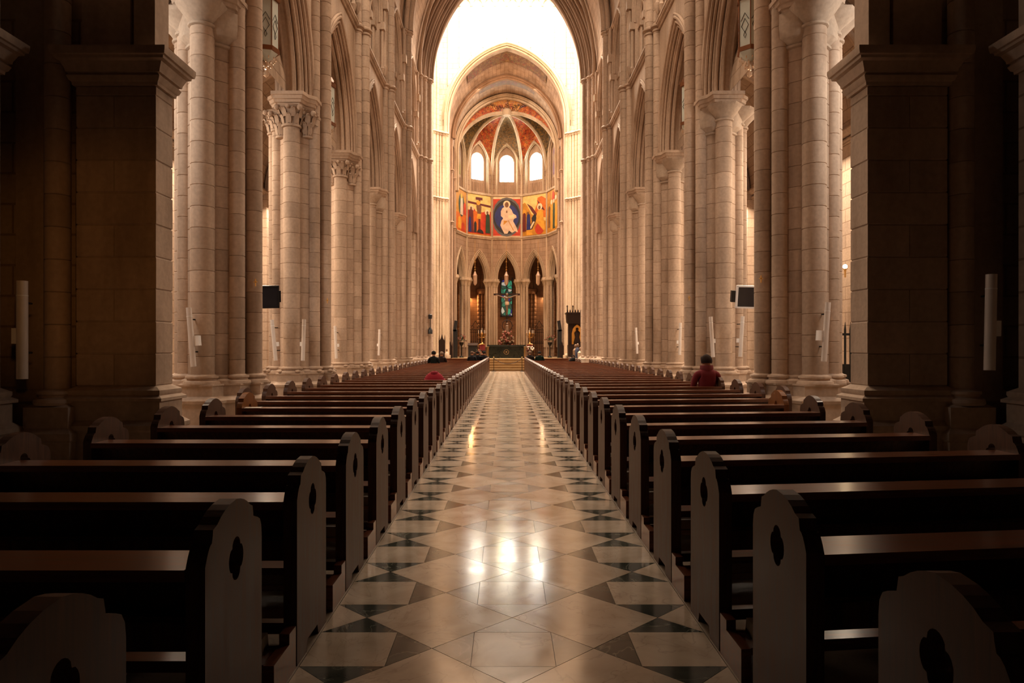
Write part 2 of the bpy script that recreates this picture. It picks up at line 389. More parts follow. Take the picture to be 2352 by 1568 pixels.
def pierced(mb, hs, lo, hi, holes, w0, w1, mp):
    """wall between lo(h) and hi(h), thickness w0..w1, holes = [(centre, half, bottom(h), top(h))]"""
    for h0, h1 in zip(hs[:-1], hs[1:]):
        mid = (h0 + h1) / 2
        act = sorted([q for q in holes if abs(mid - q[0]) < q[1]], key=lambda q: q[2](mid))
        seg = []; c = (lo(h0), lo(h1))
        for q in act:
            seg.append((c, (q[2](h0), q[2](h1)))); c = (q[3](h0), q[3](h1))
            for fn in (q[2], q[3]):
                n = mb.vs([mp(h0, w0, fn(h0)), mp(h1, w0, fn(h1)), mp(h1, w1, fn(h1)), mp(h0, w1, fn(h0))]); mb.face((n, n + 1, n + 2, n + 3))
        seg.append((c, (hi(h0), hi(h1))))
        for (a0, a1), (b0, b1) in seg:
            if b0 - a0 < 1e-4 and b1 - a1 < 1e-4: continue
            for wv in (w0, w1):
                n = mb.vs([mp(h0, wv, a0), mp(h1, wv, a1), mp(h1, wv, b1), mp(h0, wv, b0)]); mb.face((n, n + 1, n + 2, n + 3))
    for q in holes:
        for hh in (q[0] - q[1], q[0] + q[1]):
            n = mb.vs([mp(hh, w0, q[2](hh)), mp(hh, w1, q[2](hh)), mp(hh, w1, q[3](hh)), mp(hh, w0, q[3](hh))]); mb.face((n, n + 1, n + 2, n + 3))
    return mb
def spread(a, b, extra=(), n=20):
    s = sorted(set([round(a + (b - a) * i / n, 5) for i in range(n + 1)] + [round(x, 5) for x in extra]))
    return s
MPY = lambda h, w_, z: (h, w_, z)        # plane facing the camera, width along X
MPX = lambda h, w_, z: (w_, h, z)        # plane along the nave, width along Y

# ================================================================== FLOOR
floor = MB().box(-17, 17, -5, 66, -0.3, -0.012).obj('floor', M_GROUT, smooth=False)
struct(floor, 'polished marble aisle floor with dark triangles')
AX, AY = 0.430, 0.412
Y0 = 4.04 + 0.206                       # a boundary between an X row (below) and a square row
AW = 1.085
tile_mesh = {}
G = 0.0016
def shrink(poly):
    cx = sum(p[0] for p in poly) / len(poly); cy = sum(p[1] for p in poly) / len(poly)
    out = []
    for x, y in poly:
        d = math.hypot(x - cx, y - cy); k = (d - G * 1.6) / d
        out.append((cx + (x - cx) * k, cy + (y - cy) * k))
    return out
def tile_m(key, poly, mat):
    if key not in tile_mesh:
        m = MB(); p = shrink(poly)
        m.rings([[(x, y, -0.012) for x, y in p], [(x, y, 0.0) for x, y in p]], cap0=False)
        tile_mesh[key] = (m.mesh('tile', mat, smooth=False), p)
    return tile_mesh[key][0]
hx, hy = AX / 2, AY / 2
EDGE = AW - 2 * AX - hx + 0.0  # what is left outside the fifth column
TT = [  # key, offset column centre x, row type (0 square row / 1 X row), polygon about the cell centre, material
]
def period(yc_sq):
    "all tiles of one period; yc_sq = centre of the square row, the X row lies one cell further"
    yx = yc_sq + AY; L = []
    for c in (-2, 0, 2):
        L.append(('square', c * AX, yc_sq, [(-hx, -hy), (hx, -hy), (hx, hy), (-hx, hy)], M_CREAM))
        md = M_GREYM if c == 0 else M_DARKM
        L.append(('near%d' % abs(c), c * AX, yx, [(-hx, -hy), (hx, -hy), (0, 0)], md))
        L.append(('far%d' % abs(c), c * AX, yx, [(hx, hy), (-hx, hy), (0, 0)], md))
    for c in (-1, 1):
        L.append(('lef%d' % c, c * AX, yc_sq, [(-hx, -hy), (0, 0), (-hx, hy)], M_DARKM if c < 0 else M_GREYM))
        L.append(('rig%d' % c, c * AX, yc_sq, [(hx, -hy), (hx, hy), (0, 0)], M_GREYM if c < 0 else M_DARKM))
        L.append(('diamond', c * AX, yx, [(-AX, 0), (0, -AY), (AX, 0), (0, AY)], M_CREAM))
    L.append(('outl', -2 * AX, yx, [(-hx, hy), (-hx, -hy), (0, 0)], M_CREAM))
    L.append(('outr', 2 * AX, yx, [(hx, -hy), (hx, hy), (0, 0)], M_CREAM))
    return L
rest = MB(); MIDX = {M_CREAM.name: 0, M_DARKM.name: 1, M_GREYM.name: 2}
nt_ = 0
ystart = Y0 - 0.0 + hy - 2 * AY * 4
for k in range(55):
    for key, x, y, poly, mat in period(ystart + 2 * AY * k):
        if y > 44.2: continue
        if nt_ < 290 and y > 1.6:
            nt_ += 1
            link('marble_tile', tile_m(key, poly, mat), floor, (x, y, 0))
        elif y > 5 or y < 1.6:
            rest.mi = MIDX[mat.name]; p = shrink(poly)
            n = rest.vs([(x + a, y + b, 0.0) for a, b in p]); rest.face([n + i for i in range(len(p))])
tag(rest.obj('far_marble_tiles', [M_CREAM, M_DARKM, M_GREYM], floor, smooth=False), 'marble tiles far along the aisle', kind='stuff')
sideF = MB()
for s in (-1, 1):
    x0, x1 = sorted((s * (2.5 * AX + .002), s * 17)); sideF.box(x0, x1, -5, 44.6, -0.011, 0.0)
sideF.box(-17, 17, 44.3, 66, -0.011, 0.0)
sideF.obj('paving', M_FLOOR, floor, smooth=False)
MB().box(-7.5, 7.5, 54.2, 62.2, 0.0, 0.8).obj('raised_apse_floor', M_FLOOR, floor, smooth=False)

# ================================================================== PIERS
ZB = 1.06; ZC = 7.75; ZR1 = 11.9; ZR2 = 16.35; CH = 0.368
PX = 5.30; BAY = 4.92; PY = [7.54 + BAY * k for k in range(6)]     # 0 is the dark foreground pier
FOOT = [(.28, -.90), (.36, -.62), (.60, -.50), (.68, -.24), (.86, -.24), (.86, .24), (.68, .24), (.60, .50), (.36, .62), (.28, .90)]
def full(poly, k=1.0, d=0.0):
    P = poly + [(-u, v) for u, v in poly[::-1]]
    return [(u * k + (d if u > 0 else -d), v * k + (d if v > 0 else -d)) for u, v in P]
CORE = [(.17, -.56), (.26, -.50), (.42, -.33), (.46, -.12), (.46, .12), (.42, .33), (.26, .50), (.17, .56)]
ABAC = [(.34, -.96), (.40, -.70), (.56, -.54), (.56, .54), (.40, .70), (.34, .96)]
def loft_poly(mb, poly, prof, side=1):
    "stack of outlines; prof = [(z, outward offset)]"
    mb.rings([[(side * u, v, z) for u, v in full(poly, 1.0, d)] for z, d in prof]); return mb
SH = {'nave': (.64, 0, .165), 'near': (.46, -.29, .14), 'far': (.46, .29, .14), 'west': (0, -.63, .20), 'east': (0, .63, .20),
      'aisle': (-.62, 0, .16), 'aislenear': (-.46, -.29, .13), 'aislefar': (-.46, .29, .13)}
drum_cache = {}
def drum(r, h, n=14):
    k = (r, round(h, 3))
    if k not in drum_cache:
        drum_cache[k] = MB().lathe([(r - .009, 0.001), (r, .009), (r, h - .009), (r - .009, h - .001)], n=n).mesh('stone_drum', M_ST)
    return drum_cache[k]
def grooved(r, z0, z1, c, mb, n=14, h=CH):
    prof = [(r, z0)]; z = z0
    while z < z1 - .1:
        z2 = min(z + h, z1); prof += [(r, z2 - .012), (r - .010, z2)]
        if z2 < z1 - .02: prof += [(r, z2 + .012)]
        z = z2
    mb.lathe(prof, (c[0], c[1], 0), n=n); return mb
core_cache = {}
def core_block(h, side):
    k = (round(h, 3), side)
    if k not in core_cache:
        m = MB(); loft_poly(m, CORE, [(0.001, -.007), (.009, 0), (h - .009, 0), (h - .001, -.007)], side)
        core_cache[k] = m.mesh('stone_course', M_ST)
    return core_cache[k]
def ring(mb, c, r, z):
    mb.lathe([(r, z - .17), (r + .03, z - .15), (r + .035, z - .11), (r + .012, z - .08), (r + .02, z - .05), (r + .085, z - .02), (r + .09, z + .03), (r + .05, z + .07), (r, z + .10)], (c[0], c[1], 0), n=14)
def base(mb, c, r, z=ZB):
    mb.lathe([(r + .10, z - .12), (r + .115, z - .09), (r + .105, z - .05), (r + .05, z - .03), (r + .05, z - .01), (r + .075, z + .01), (r + .07, z + .04), (r + .02, z + .055), (r, z + .07)], (c[0], c[1], 0), n=16)
def capital_plain(mb, c, r, rot=0):
    x, y = c
    mb.lathe([(r, 7.10), (r + .035, 7.12), (r + .035, 7.16), (r, 7.18)], (x, y, 0), n=14)
    mb.lathe([(r * 1.02, 7.17), (r * 1.32, 7.24), (.40, 7.42), (.44, 7.50)], (x, y, 0), n=8, phase=.5)
def carved(mb, c, r, z0, z1, sc_=1.0):
    x, y = c; H = z1 - z0
    mb.lathe([(r, z0 - .06), (r + .035, z0 - .05), (r + .035, z0), (r, z0 + .01), (r + .01, z0 + H * .5), (r + .10, z0 + H * .85), (r + .16, z1)], (x, y, 0), n=14)
    for row in range(2):
        for j in range(8):
            a = 2 * PI * (j + .5 * row) / 8; ca, sa = math.cos(a), math.sin(a)
            b0 = z0 + H * (.02 + .34 * row); L = H * .52
            pr = [(0.0, 0, .05), (.022, .35, .065), (.04, .7, .06), (.09, .95, .045), (.125, .86, .02)]
            R = []
            for off, t, wd in pr:
                rr = r + .012 + off + .035 * row; R.append((rr, b0 + L * t, wd))
            n0 = len(mb.v)
            for rr, z, wd in R:
                for q, dz in ((-1, -.004), (0, .012), (1, -.004)):
                    ro = rr + (0.014 if q == 0 else 0)
                    mb.v.append((x + ro * ca - q * wd * sa, y + ro * sa + q * wd * ca, z + dz))
            for i in range(4):
                for q in range(2):
                    a0 = n0 + i * 3 + q; mb.face((a0, a0 + 1, a0 + 4, a0 + 3))
    for j in range(4):
        a = PI / 4 + PI / 2 * j
        mb.ball((x + (r + .19) * math.cos(a), y + (r + .19) * math.sin(a), z1 - .07), .07, n=8, k=5)
    for j in range(4):
        a = PI / 2 * j
        mb.ball((x + (r + .13) * math.cos(a), y + (r + .13) * math.sin(a), z1 - .06), .05, n=6, k=4)

def make_pier(idx, side, fancy, pieces):
    Y = PY[idx]; X = side * PX
    # local u points to the nave
    u2x = -side
    root = empty('clustered_pier', (X, Y, 0))
    sname = 'left' if side < 0 else 'right'
    lab = ['', 'clustered stone pier on the %s, first beyond the dark pillar',
           'second clustered stone pier on the %s, with flat screen',
           'third clustered stone pier along the %s side of the nave', 'fourth clustered stone pier along the %s side of the nave',
           'fifth clustered stone pier on the %s, last before the crossing pier'][idx] % sname
    if side < 0 and idx in (2, 3): lab = lab.replace('clustered stone pier', 'stone pier with leafy carved capital')
    tag(root, lab, 'pier', 'clustered piers of the nave')
    m = MB()
    loft_poly(m, FOOT, [(0.0, .10), (.14, .10), (.17, .06), (.62, .06), (.64, .09), (.69, .10), (.73, .06), (.76, 0)], u2x)
    m.obj('plinth', M_ST, root)
    m = MB(); loft_poly(m, FOOT, [(.755, 0), (.92, 0), (.94, .02), (.965, .02), (.965, 0)], u2x); m.obj('plinth_die', M_ST, root)
    m = MB(); loft_poly(m, CORE, [(.96, .10), (1.02, .10), (1.05, .05), (1.09, .06), (1.12, 0)], u2x)
    for nm, (u, v, r) in SH.items(): base(m, (u2x * u, v), r)
    if fancy or (side < 0 and idx in (2, 3)):
        for nm, (u, v, r) in SH.items():
            for j in range(4):
                a = PI / 4 + j * PI / 2
                m.ball((u2x * u + (r + .10) * math.cos(a), v + (r + .10) * math.sin(a), ZB - .05), .07, .07, .045, n=7, k=4)
    m.obj('base_moulding', M_ST, root)
    zv = 1.6 + 797 * (Y + 1) / 1568 + 0.3                       # highest part in view
    zp = min(ZR2, zv) if pieces else 0
    # core
    top = 6.9
    if pieces:
        z = 1.10
        while z < top - .05:
            h = min(CH, top - z); link('stone_course', core_block(h, u2x), root, (0, 0, z)); z += h
    else:
        m = MB(); prof = []; z = 1.10
        while z < top - .1:
            z2 = min(z + CH, top); prof += [(z + .01, 0), (z2 - .01, 0), (z2, -.008)]; z = z2
        loft_poly(m, CORE, prof, u2x); m.obj('pier_core', M_ST, root)
    for nm, (u, v, r) in SH.items():
        tall = nm in ('nave', 'near', 'far')
        zt = ZR2 + .1 if tall else 7.12
        if pieces and nm in ('nave', 'near', 'west', 'aislenear'):
            z = ZB + .06; lim = min(zt, zp if tall else 7.12)
            off = {'nave': 0, 'near': .11, 'west': .05, 'aislenear': .16}[nm]
            h = CH - off
            while z < lim - .04:
                h = min(h, zt - z); link('stone_drum', drum(r, h), root, (u2x * u, v, z)); z += h; h = CH
            if z < zt - .05:
                m = MB(); grooved(r, z, zt, (u2x * u, v), m); m.obj('shaft', M_ST, root)
        else:
            m = MB(); grooved(r, ZB + .06, zt, (u2x * u, v), m, n=12); m.obj('shaft', M_ST, root)
    # rings round the tall shafts
    for zz in (ZR1, ZR2):
        m = MB()
        for nm in ('nave', 'near', 'far'):
            u, v, r = SH[nm]; ring(m, (u2x * u, v), r, zz)
        m.obj('shaft_ring', M_ST, root)
    # capitals
    m = MB()
    if fancy:
        for nm in ('west', 'east'):
            u, v, r = SH[nm]; carved(m, (u2x * u, v), r + .005, 7.02, 7.46)
        for nm in ('aislenear', 'aislefar', 'aisle'):
            u, v, r = SH[nm]; carved(m, (u2x * u, v), r, 7.02, 7.46)
        for uu, vv in ((.30, -.40), (.30, .40), (-.3, -.40)): carved(m, (u2x * uu, vv), .13, 6.82, 7.40)
        m.obj('carved_capital', M_ST, root)['label'] = 'capital carved with acanthus leaves'
    else:
        for nm in ('west', 'east'):
            u, v, r = SH[nm]; capital_plain(m, (u2x * u, v), r)
        for nm in ('aislenear', 'aislefar', 'aisle'):
            u, v, r = SH[nm]; capital_plain(m, (u2x * u, v), r)
        loft_poly(m, CORE, [(6.84, 0), (6.86, .03), (6.90, .03), (6.91, .01), (7.02, .09), (7.20, .10), (7.46, .10)], u2x)
        m.obj('block_capital', M_ROUGH, root)
    m = MB(); loft_poly(m, ABAC, [(7.44, -.08), (7.50, -.07), (7.51, -.03), (7.57, -.02), (7.585, .01), (7.66, .02), (7.67, .05), (7.75, .05), (7.752, 0)], u2x)
    m.obj('abacus', M_ST, root)
    # springer block over the aisle side
    m = MB(); m.box(-.42, .42, -.42, .42, 7.74, 12.0)
    m.obj('springer', M_ST, root)
    return root
piers = {}
for side in (-1, 1):
    for k in range(1, 6):
        piers[(side, k)] = make_pier(k, side, side < 0 and k in (2, 3), k <= 3)

# ================================================================== NAVE WALLS
def bay_meshes(side):
    s = -side        # direction to the nave
    out = {}
    m = MB(); Hh = BAY / 2
    wn, wa = s * .42, -s * .42
    def lo(h): return arc_z(2.20, 1.8, ZC, h) if abs(h) < 2.20 else ZC
    tz = lambda h: arc_z(1.30, 1.2, 13.95, h)
    hs = spread(-Hh, Hh, [-2.20, 2.20, -1.3, 1.3, 0], 30)
    pierced(m, hs, lo, lambda h: 16.8, [(0, 1.30, lambda h: 12.25, tz)], wn, wa, MPX)
    out['arcade_wall'] = (m.mesh('arcade_wall', M_ST, smooth=False), M_ST)
    m = MB()
    for a, t, wd in ((1.60, .15, .16), (1.74, .14, .27), (1.87, .14, .36), (2.00, .13, .42)):
        band(m, a, t, 1.8, ZC, -wd, wd, MPX, 14)
    for a, wd, r in ((1.61, .10, .05), (1.72, .22, .045), (1.79, .27, .04), (1.86, .34, .04), (1.97, .40, .045), (2.09, .44, .055), (2.17, .45, .04)):
        for q in (-1, 1): roll(m, a, 1.8, ZC, q * wd, r, MPX, 14, 7)
    out['arch_moulding'] = (m.mesh('arch_moulding', M_ST), M_ST)
    m = MB()
    for z, o_, r in ((ZR1 + .02, .47, .075), (ZR1 - .10, .44, .045), (ZR2, .46, .07), (ZR2 - .1, .44, .04)):
        m.tube([(s * o_, -Hh, z), (s * o_, Hh, z)], r, 8)
    x0, x1 = sorted((s * .40, s * .56)); m.box(x0, x1, -Hh, Hh, ZR1 + .03, ZR1 + .10)
    out['string_course'] = (m.mesh('string_course', M_ST), M_ST)
    m = MB()      # gallery screen inside the opening
    c0 = s * .22
    for h in (-1.18, -.42, .42, 1.18, -1.02, 1.02):
        m.lathe([(.075, 12.25), (.11, 12.27), (.11, 12.33), (.06, 12.38), (.055, 13.7), (.09, 13.72)], (c0, h, 0), n=10)
        m.box(c0 - .10, c0 + .10, h - .12, h + .12, 13.72, 13.98)
    for h in (-.8, 0, .8):
        for dz, r in ((0, .055),):
            m.tube([(c0, h + p[0], p[1]) for p in arc(.38, .35, 13.95, 7)], r, 6)
    m.tube([(c0, .0 + .26 * math.cos(t * PI / 8), 14.98 + .26 * math.sin(t * PI / 8)) for t in range(17)], .05, 6)
    for q in (-1, 1): m.tube([(c0, q * .52 + .17 * math.cos(t * PI / 6), 14.62 + .17 * math.sin(t * PI / 6)) for t in range(13)], .04, 6)
    out['gallery_screen'] = (m.mesh('gallery_screen', M_ST), M_ST)
    m = MB()
    xb, xc = sorted((-s * .55, -s * .60)); m.box(xb, xc, -Hh, Hh, 12.0, 16.8)
    out['gallery_back'] = (m.mesh('gallery_back', M_STY, smooth=False), M_STY)
    m = MB()
    for h in (-1.42, 1.42):
        roll_r = .06
        m.lathe([(.03, 12.02), (.07, 12.10), (.10, 12.22), (.115, 12.26), (.07, 12.30), (.058, 12.36), (.058, 13.72), (.09, 13.75)], (s * .50, h, 0), n=10)
        m.box(s * .50 - .11, s * .50 + .11, h - .12, h + .12, 13.74, 14.02)
    for h in (-1.80, 1.80):
        m.lathe([(.03, 12.15), (.08, 12.25), (.12, 12.42), (.13, 12.48), (.07, 12.52), (.06, 12.58), (.06, 14.7)], (s * .53, h, 0), n=10)
        m.box(s * .53 - .13, s * .53 + .13, h - .13, h + .13, 14.7, 15.05)
        m.lathe([(.06, 15.05), (.06, 16.25)], (s * .53, h, 0), n=10)
    roll(m, 1.42, 1.2, 13.98, s * .47, .07, MPX, 12, 8)
    roll(m, 1.30, 1.2, 13.98, s * .42, .05, MPX, 12, 8)
    out['gallery_colonnettes'] = (m.mesh('gallery_colonnettes', M_ST), M_ST)
    return out
for side, nm in ((-1, 'left'), (1, 'right')):
    root = struct(empty('wall_' + nm, (side * PX, 0, 0)), 'nave arcade wall on the ' + nm + ' with pointed arches and gallery')
    ms = bay_meshes(side)
    for b in range(6):
        yc = PY[0] + BAY * (b + .5)
        for k, (me, _) in ms.items():
            if b == 0 and k not in ('arcade_wall', 'arch_moulding', 'gallery_back'): continue
            link(k, me, root, (0, yc, 0))
    # wall above up to the vault
# nave vault, fan shaped web and ribs
VE, VZ = 3.7, 16.45
def loft_arch(mb, a1, e1, z1, y1, a2, e2, z2, y2, n=16, nv=1):
    A = arc(a1, e1, z1, n); B = arc(a2, e2, z2, n)
    L = [0]
    for p, q in zip(A[:-1], A[1:]): L.append(L[-1] + math.hypot(q[0] - p[0], q[1] - p[1]))
    K = len(A) - 1
    def fn(i, j):
        k = int(round(i * K)); return ((A[k][0] * (1 - j) + B[k][0] * j), y1 + (y2 - y1) * j, A[k][1] * (1 - j) + B[k][1] * j)
    mb.grid(fn, K, nv, lambda i, j: (y1 + (y2 - y1) * j, L[int(round(i * K))]))
    return mb
ceil = loft_arch(MB(), 4.90, VE, VZ, 7.9, 4.90, VE, VZ, 39.0, 16, 1).obj('ceiling', M_STU)
struct(ceil, 'pointed stone vault of the nave')
for k in range(1, 6):
    m = MB()
    band(m, 4.62, .30, VE, VZ, PY[k] - .12, PY[k] + .12, MPY, 16)
    roll(m, 4.56, VE, VZ, PY[k], .15, MPY, 16, 10)
    for q in (-.24, .24): roll(m, 4.72, VE, VZ, PY[k] + q, .11, MPY, 16, 8)
    m.obj('transverse_rib', M_ST, ceil)
for k in range(0, 6):
    m = MB()
    for s in (-1, 1):
        pts = []
        ya, yb = PY[k], PY[k] + BAY
        A = arc(4.72, VE, VZ, 16); K = len(A) - 1
        for i, (h, z) in enumerate(A):
            t = i / K; t = t if s > 0 else 1 - t
            pts.append((h, ya + (yb - ya) * t, z))
        m.tube(pts, .10, 8)
    m.obj('diagonal_rib', M_ST, ceil)

# ---------- crossing, west arch
wc = struct(empty('wall_crossing', (0, 0, 0)), 'wide pointed crossing arch between nave and choir')
m = MB()
Z32 = 33.0
def lo_w(h): return arc_z(4.9, VE, VZ, h) if abs(h) < 4.9 else 0
pierced(m, spread(-4.9, 4.9, [0], 30), lambda h: arc_z(4.75, VE, VZ, h) if abs(h) < 4.75 else VZ, lambda h: Z32, [], 38.3, 39.1, MPY)
for s in (-1, 1):
    x0, x1 = sorted((s * 4.9, s * 14)); m.box(x0, x1, 38.3, 39.1, 0, Z32)
for s in (-1, 1):  # filler wall added to close a light leak beside the vault
    x0, x1 = sorted((s * 4.9, s * 5.5)); m.box(x0, x1, 37.0, 38.4, 1, 17.2)
m.obj('arch_wall', M_STX, wc, smooth=False)
m = MB()
for a, t, w0, w1 in ((4.22, .2, 38.35, 38.95), (4.40, .2, 38.0, 39.0), (4.58, .2, 37.65, 39.0), (4.76, .2, 37.3, 39.0)):
    band(m, a, t, VE, VZ, w0, w1, MPY, 20)
for a, yy, r in ((4.23, 38.30, .12), (4.32, 38.16, .08), (4.43, 37.98, .12), (4.52, 37.8, .08), (4.62, 37.62, .12), (4.70, 37.5, .08), (4.82, 37.26, .11)):
    roll(m, a, VE, VZ, yy, r, MPY, 20, 10)
m.obj('arch_moulding', M_STU, wc)
WCS = ((4.92, 37.05, .12), (4.76, 37.38, .12), (4.57, 37.72, .13), (4.34, 38.12, .14))
for side in (-1, 1):
    sname = 'left' if side < 0 else 'right'
    root = empty('crossing_pier', (side * 4.6, 38.2, 0))
    tag(root, 'tall stepped pier of many thin shafts at the %s foot of the crossing arch' % sname, 'pier', 'clustered piers of the crossing')
    m = MB()
    pl = [(side * (x - 4.6), y - 38.2) for x, y in ((5.9, 36.7), (5.0, 36.7), (4.88, 37.05), (4.70, 37.4), (4.50, 37.8), (4.22, 38.2), (4.22, 39.1), (5.9, 39.1))]
    m.rings([[(x, y, 1.0) for x, y in pl], [(x, y, VZ) for x, y in pl]]); m.obj('pier_core', M_STX, root, smooth=False)
    m = MB()
    def offp(d): return [(side * (x - 4.6 - (d if i not in (0, 7) else 0)), y - 38.2 - (d if i < 6 else 0)) for i, (x, y) in enumerate(((5.9, 36.7), (5.0, 36.7), (4.88, 37.05), (4.70, 37.4), (4.50, 37.8), (4.22, 38.2), (4.22, 39.1), (5.9, 39.1)))]
    m.rings([[(x, y, z) for x, y in offp(d)] for z, d in ((0, .25), (.6, .25), (.7, .2), (.95, .2), (1.0, .1), (1.1, .05))]); m.obj('plinth', M_ST, root)
    for x, y, r in WCS:
        m = MB(); grooved(r, 1.05, VZ, (side * (x - 4.6), y - 38.2), m, n=12); ring(m, (side * (x - 4.6), y - 38.2), r, 12.0); ring(m, (side * (x - 4.6), y - 38.2), r, VZ)
        base(m, (side * (x - 4.6), y - 38.2), r); m.obj('shaft', M_ST, root)

# ---------- crossing: east wall over the choir arch
EY = 48.7; CE, CZ = 1.2, 17.75
m = MB()
pierced(m, spread(-14, 14, [-4.5, 4.5, 0] + [-4.5 + .45 * i for i in range(21)], 10), lambda h: arc_z(4.5, CE, CZ, h) if abs(h) <= 4.5 else 0, lambda h: Z32, [], EY, EY + .5, MPY)
m.obj('choir_arch_wall', M_PALE, wc, smooth=False)
m = MB()
band(m, 4.14, .2, CE, CZ, EY - .05, EY + .6, MPY, 20); band(m, 4.32, .24, CE, CZ, EY - .18, EY + .3, MPY, 20)
for a, yy, r in ((4.17, EY - .06, .07), (4.30, EY - .16, .06), (4.42, EY - .22, .08), (4.60, EY - .12, .06)): roll(m, a, CE, CZ, yy, r, MPY, 22, 8, foot=1.0)
m.obj('choir_arch', M_PALES, wc)
m = MB()
for i in range(-8, 9):
    x = i * .84
    m.tube([(x, EY - .02, 17.5 if abs(x) > 4.6 else arc_z(4.75, CE, CZ, x)), (x, EY - .02, 25.9)], .035, 6)
for i in range(-8, 8):
    x = (i + .5) * .84
    m.tube([(x + p[0], EY - .03, p[1]) for p in arc(.40, .25, 25.9, 6)], .05, 6)
m.obj('blind_arcade', M_PALES, wc)
# transept ends, dome drum
m = MB()
m.box(-14.4, -14, 38.3, 49.2, 0, Z32); m.box(14, 14.4, 38.3, 49.2, 0, Z32); m.box(-14.4, 14.4, 38.3, 49.2, Z32, Z32 + .3)
m.obj('transept_walls', M_PALE, wc, smooth=False)
for side in (-1, 1):
    sname = 'left' if side < 0 else 'right'
    root = empty('choir_pier', (side * 4.6, EY, 0))
    tag(root, 'bright cluster of slender shafts at the %s foot of the choir arch' % sname, 'pier', 'clustered piers of the choir arch')
    for x, y, r in ((5.10, 47.9, .12), (4.93, 48.1, .14), (4.72, 48.25, .10), (4.55, 48.42, .12), (4.30, 48.55, .11)):
        m = MB(); cxx = side * (x - 4.6); grooved(r, 1.05, 26 if x > 4.9 else 16.8, (cxx, y - EY), m, n=12); ring(m, (cxx, y - EY), r, 12.1); ring(m, (cxx, y - EY), r, 16.75); base(m, (cxx, y - EY), r)
        m.obj('shaft', M_PALES, root)
    m = MB()
    x0, x1 = sorted((side * (4.3 - 4.6), side * (5.8 - 4.6))); m.box(x0, x1, -.25, 1.2, 1.0, 17.3); m.obj('pier_core', M_PALE, root, smooth=False)
    x0, x1 = sorted((side * (4.1 - 4.6), side * (5.9 - 4.6))); m = MB().box(x0, x1, -1.05, 1.2, 0, 1.02); m.obj('plinth', M_PALES, root, smooth=False)

# ---------- choir bays
ch = struct(empty('wall_choir', (0, 0, 0)), 'side walls of the choir')
AP_Y, AP_R = 54.5, 4.15
m = MB()
for s in (-1, 1):
    x0, x1 = sorted((s * 4.22, s * 4.7)); m.box(x0, x1, EY + .4, AP_Y, 0, 18.2)
m.obj('side_wall', M_STY, ch, smooth=False)
m = MB()
for s in (-1, 1):
    for y, rr in ((51.4, .10), (51.6, .08), (54.2, .10), (54.4, .08), (53.95, .08)):
        grooved(rr, 1.0, 17.3, (s * (4.2 - .06), y), m, n=10)
        for z in (11.0, 14.9): ring(m, (s * (4.2 - .06), y), rr, z)
m.obj('respond_shafts', M_ST, ch)
CW = 17.3
cv = MB()
loft_arch(cv, 4.3, CE, CZ, EY + .4, 4.2, .64, CW, 51.5, 16, 1); loft_arch(cv, 4.2, .64, CW, 51.5, 4.15, .30, CW, 54.3, 16, 1)
cvo = struct(cv.obj('ceiling', M_STU), 'stone vault over the choir')
m = MB(); band(m, 3.92, .3, .64, CW, 51.35, 51.75, MPY, 18)
for a, yy, r in ((3.92, 51.33, .08), (4.05, 51.27, .07)): roll(m, a, .64, CW, yy, r, MPY, 18, 8)
m.obj('choir_rib', M_STU, cvo)
m = MB(); band(m, 3.86, .34, .30, CW - .1, 54.1, 54.6, MPY, 18, foot=14)
for a, yy, r in ((3.86, 54.08, .08), (4.02, 54.0, .08), (4.12, 53.95, .05)): roll(m, a, .30, CW - .1, yy, r, MPY, 18, 8, foot=14)
m.obj('apse_rib', M_PALES, cvo)
m = MB()
def crown(zc1, zc2, y1, y2, a1, e1, a2, e2, half, d):
    A = [p for p in arc(a1, e1, zc1, 24) if abs(p[0]) < half]; B = [p for p in arc(a2, e2, zc2, 24)]
    K = len(A) - 1
    def fn(i, j):
        h, z = A[int(round(i * K))]; z2 = arc_z(a2, e2, zc2, h); return (h, y1 + (y2 - y1) * j, z * (1 - j) + z2 * j - d)
    m.grid(fn, K, 1)
crown(17.7, 17.52, EY + .6, EY + 1.5, 4.26, 1.15, 4.22, .95, 2.9, .05)
crown(CW, CW, 51.9, 52.6, 4.15, .58, 4.12, .5, 2.2, .06)
m.obj('painted_crown', M_PFRIEZE, cvo)['label'] = 'painted band along the crown'

# ================================================================== APSE
def vert(i, R=AP_R):       # decagon vertices: i=0 is right of centre face, measured outward
    a = math.radians(18 + 36 * i); return (R * math.sin(a), AP_Y + R * math.cos(a))
def vtx(k, R=AP_R):        # k from -3..2 boundary index, face k between k and k+1; centre face is k=-1/2
    a = math.radians(18 + 36 * k); return (R * math.sin(a), AP_Y + R * math.cos(a))
ZL, ZP1, ZW0 = 10.95, 14.5, 15.8
VB, VT = 16.4, 20.55
faces = [-3, -2, -1, 0, 1]   # face between vtx(k) and vtx(k+1)
apw = struct(empty('wall_apse', (0, 0, 0)), 'polygonal apse wall with pointed arches below')
W = 2 * AP_R * math.sin(math.radians(18)); HW = W / 2
def face_map(k, inset=0.0):
    p0 = Vector(vtx(k)); p1 = Vector(vtx(k + 1)); d = (p1 - p0).normalized(); mid = (p0 + p1) / 2
    nrm = (Vector((0, AP_Y)) - mid).normalized()
    def mp(h, w_, z):
        q = mid + d * h + nrm * (inset - w_); return (q.x, q.y, z)
    return mp
def bz(h): return VB + (arc_z(HW, 2.2, 0, h)) * .98
LBL = {-3: 'far left', -2: 'left', -1: 'central', 0: 'right', 1: 'far right'}
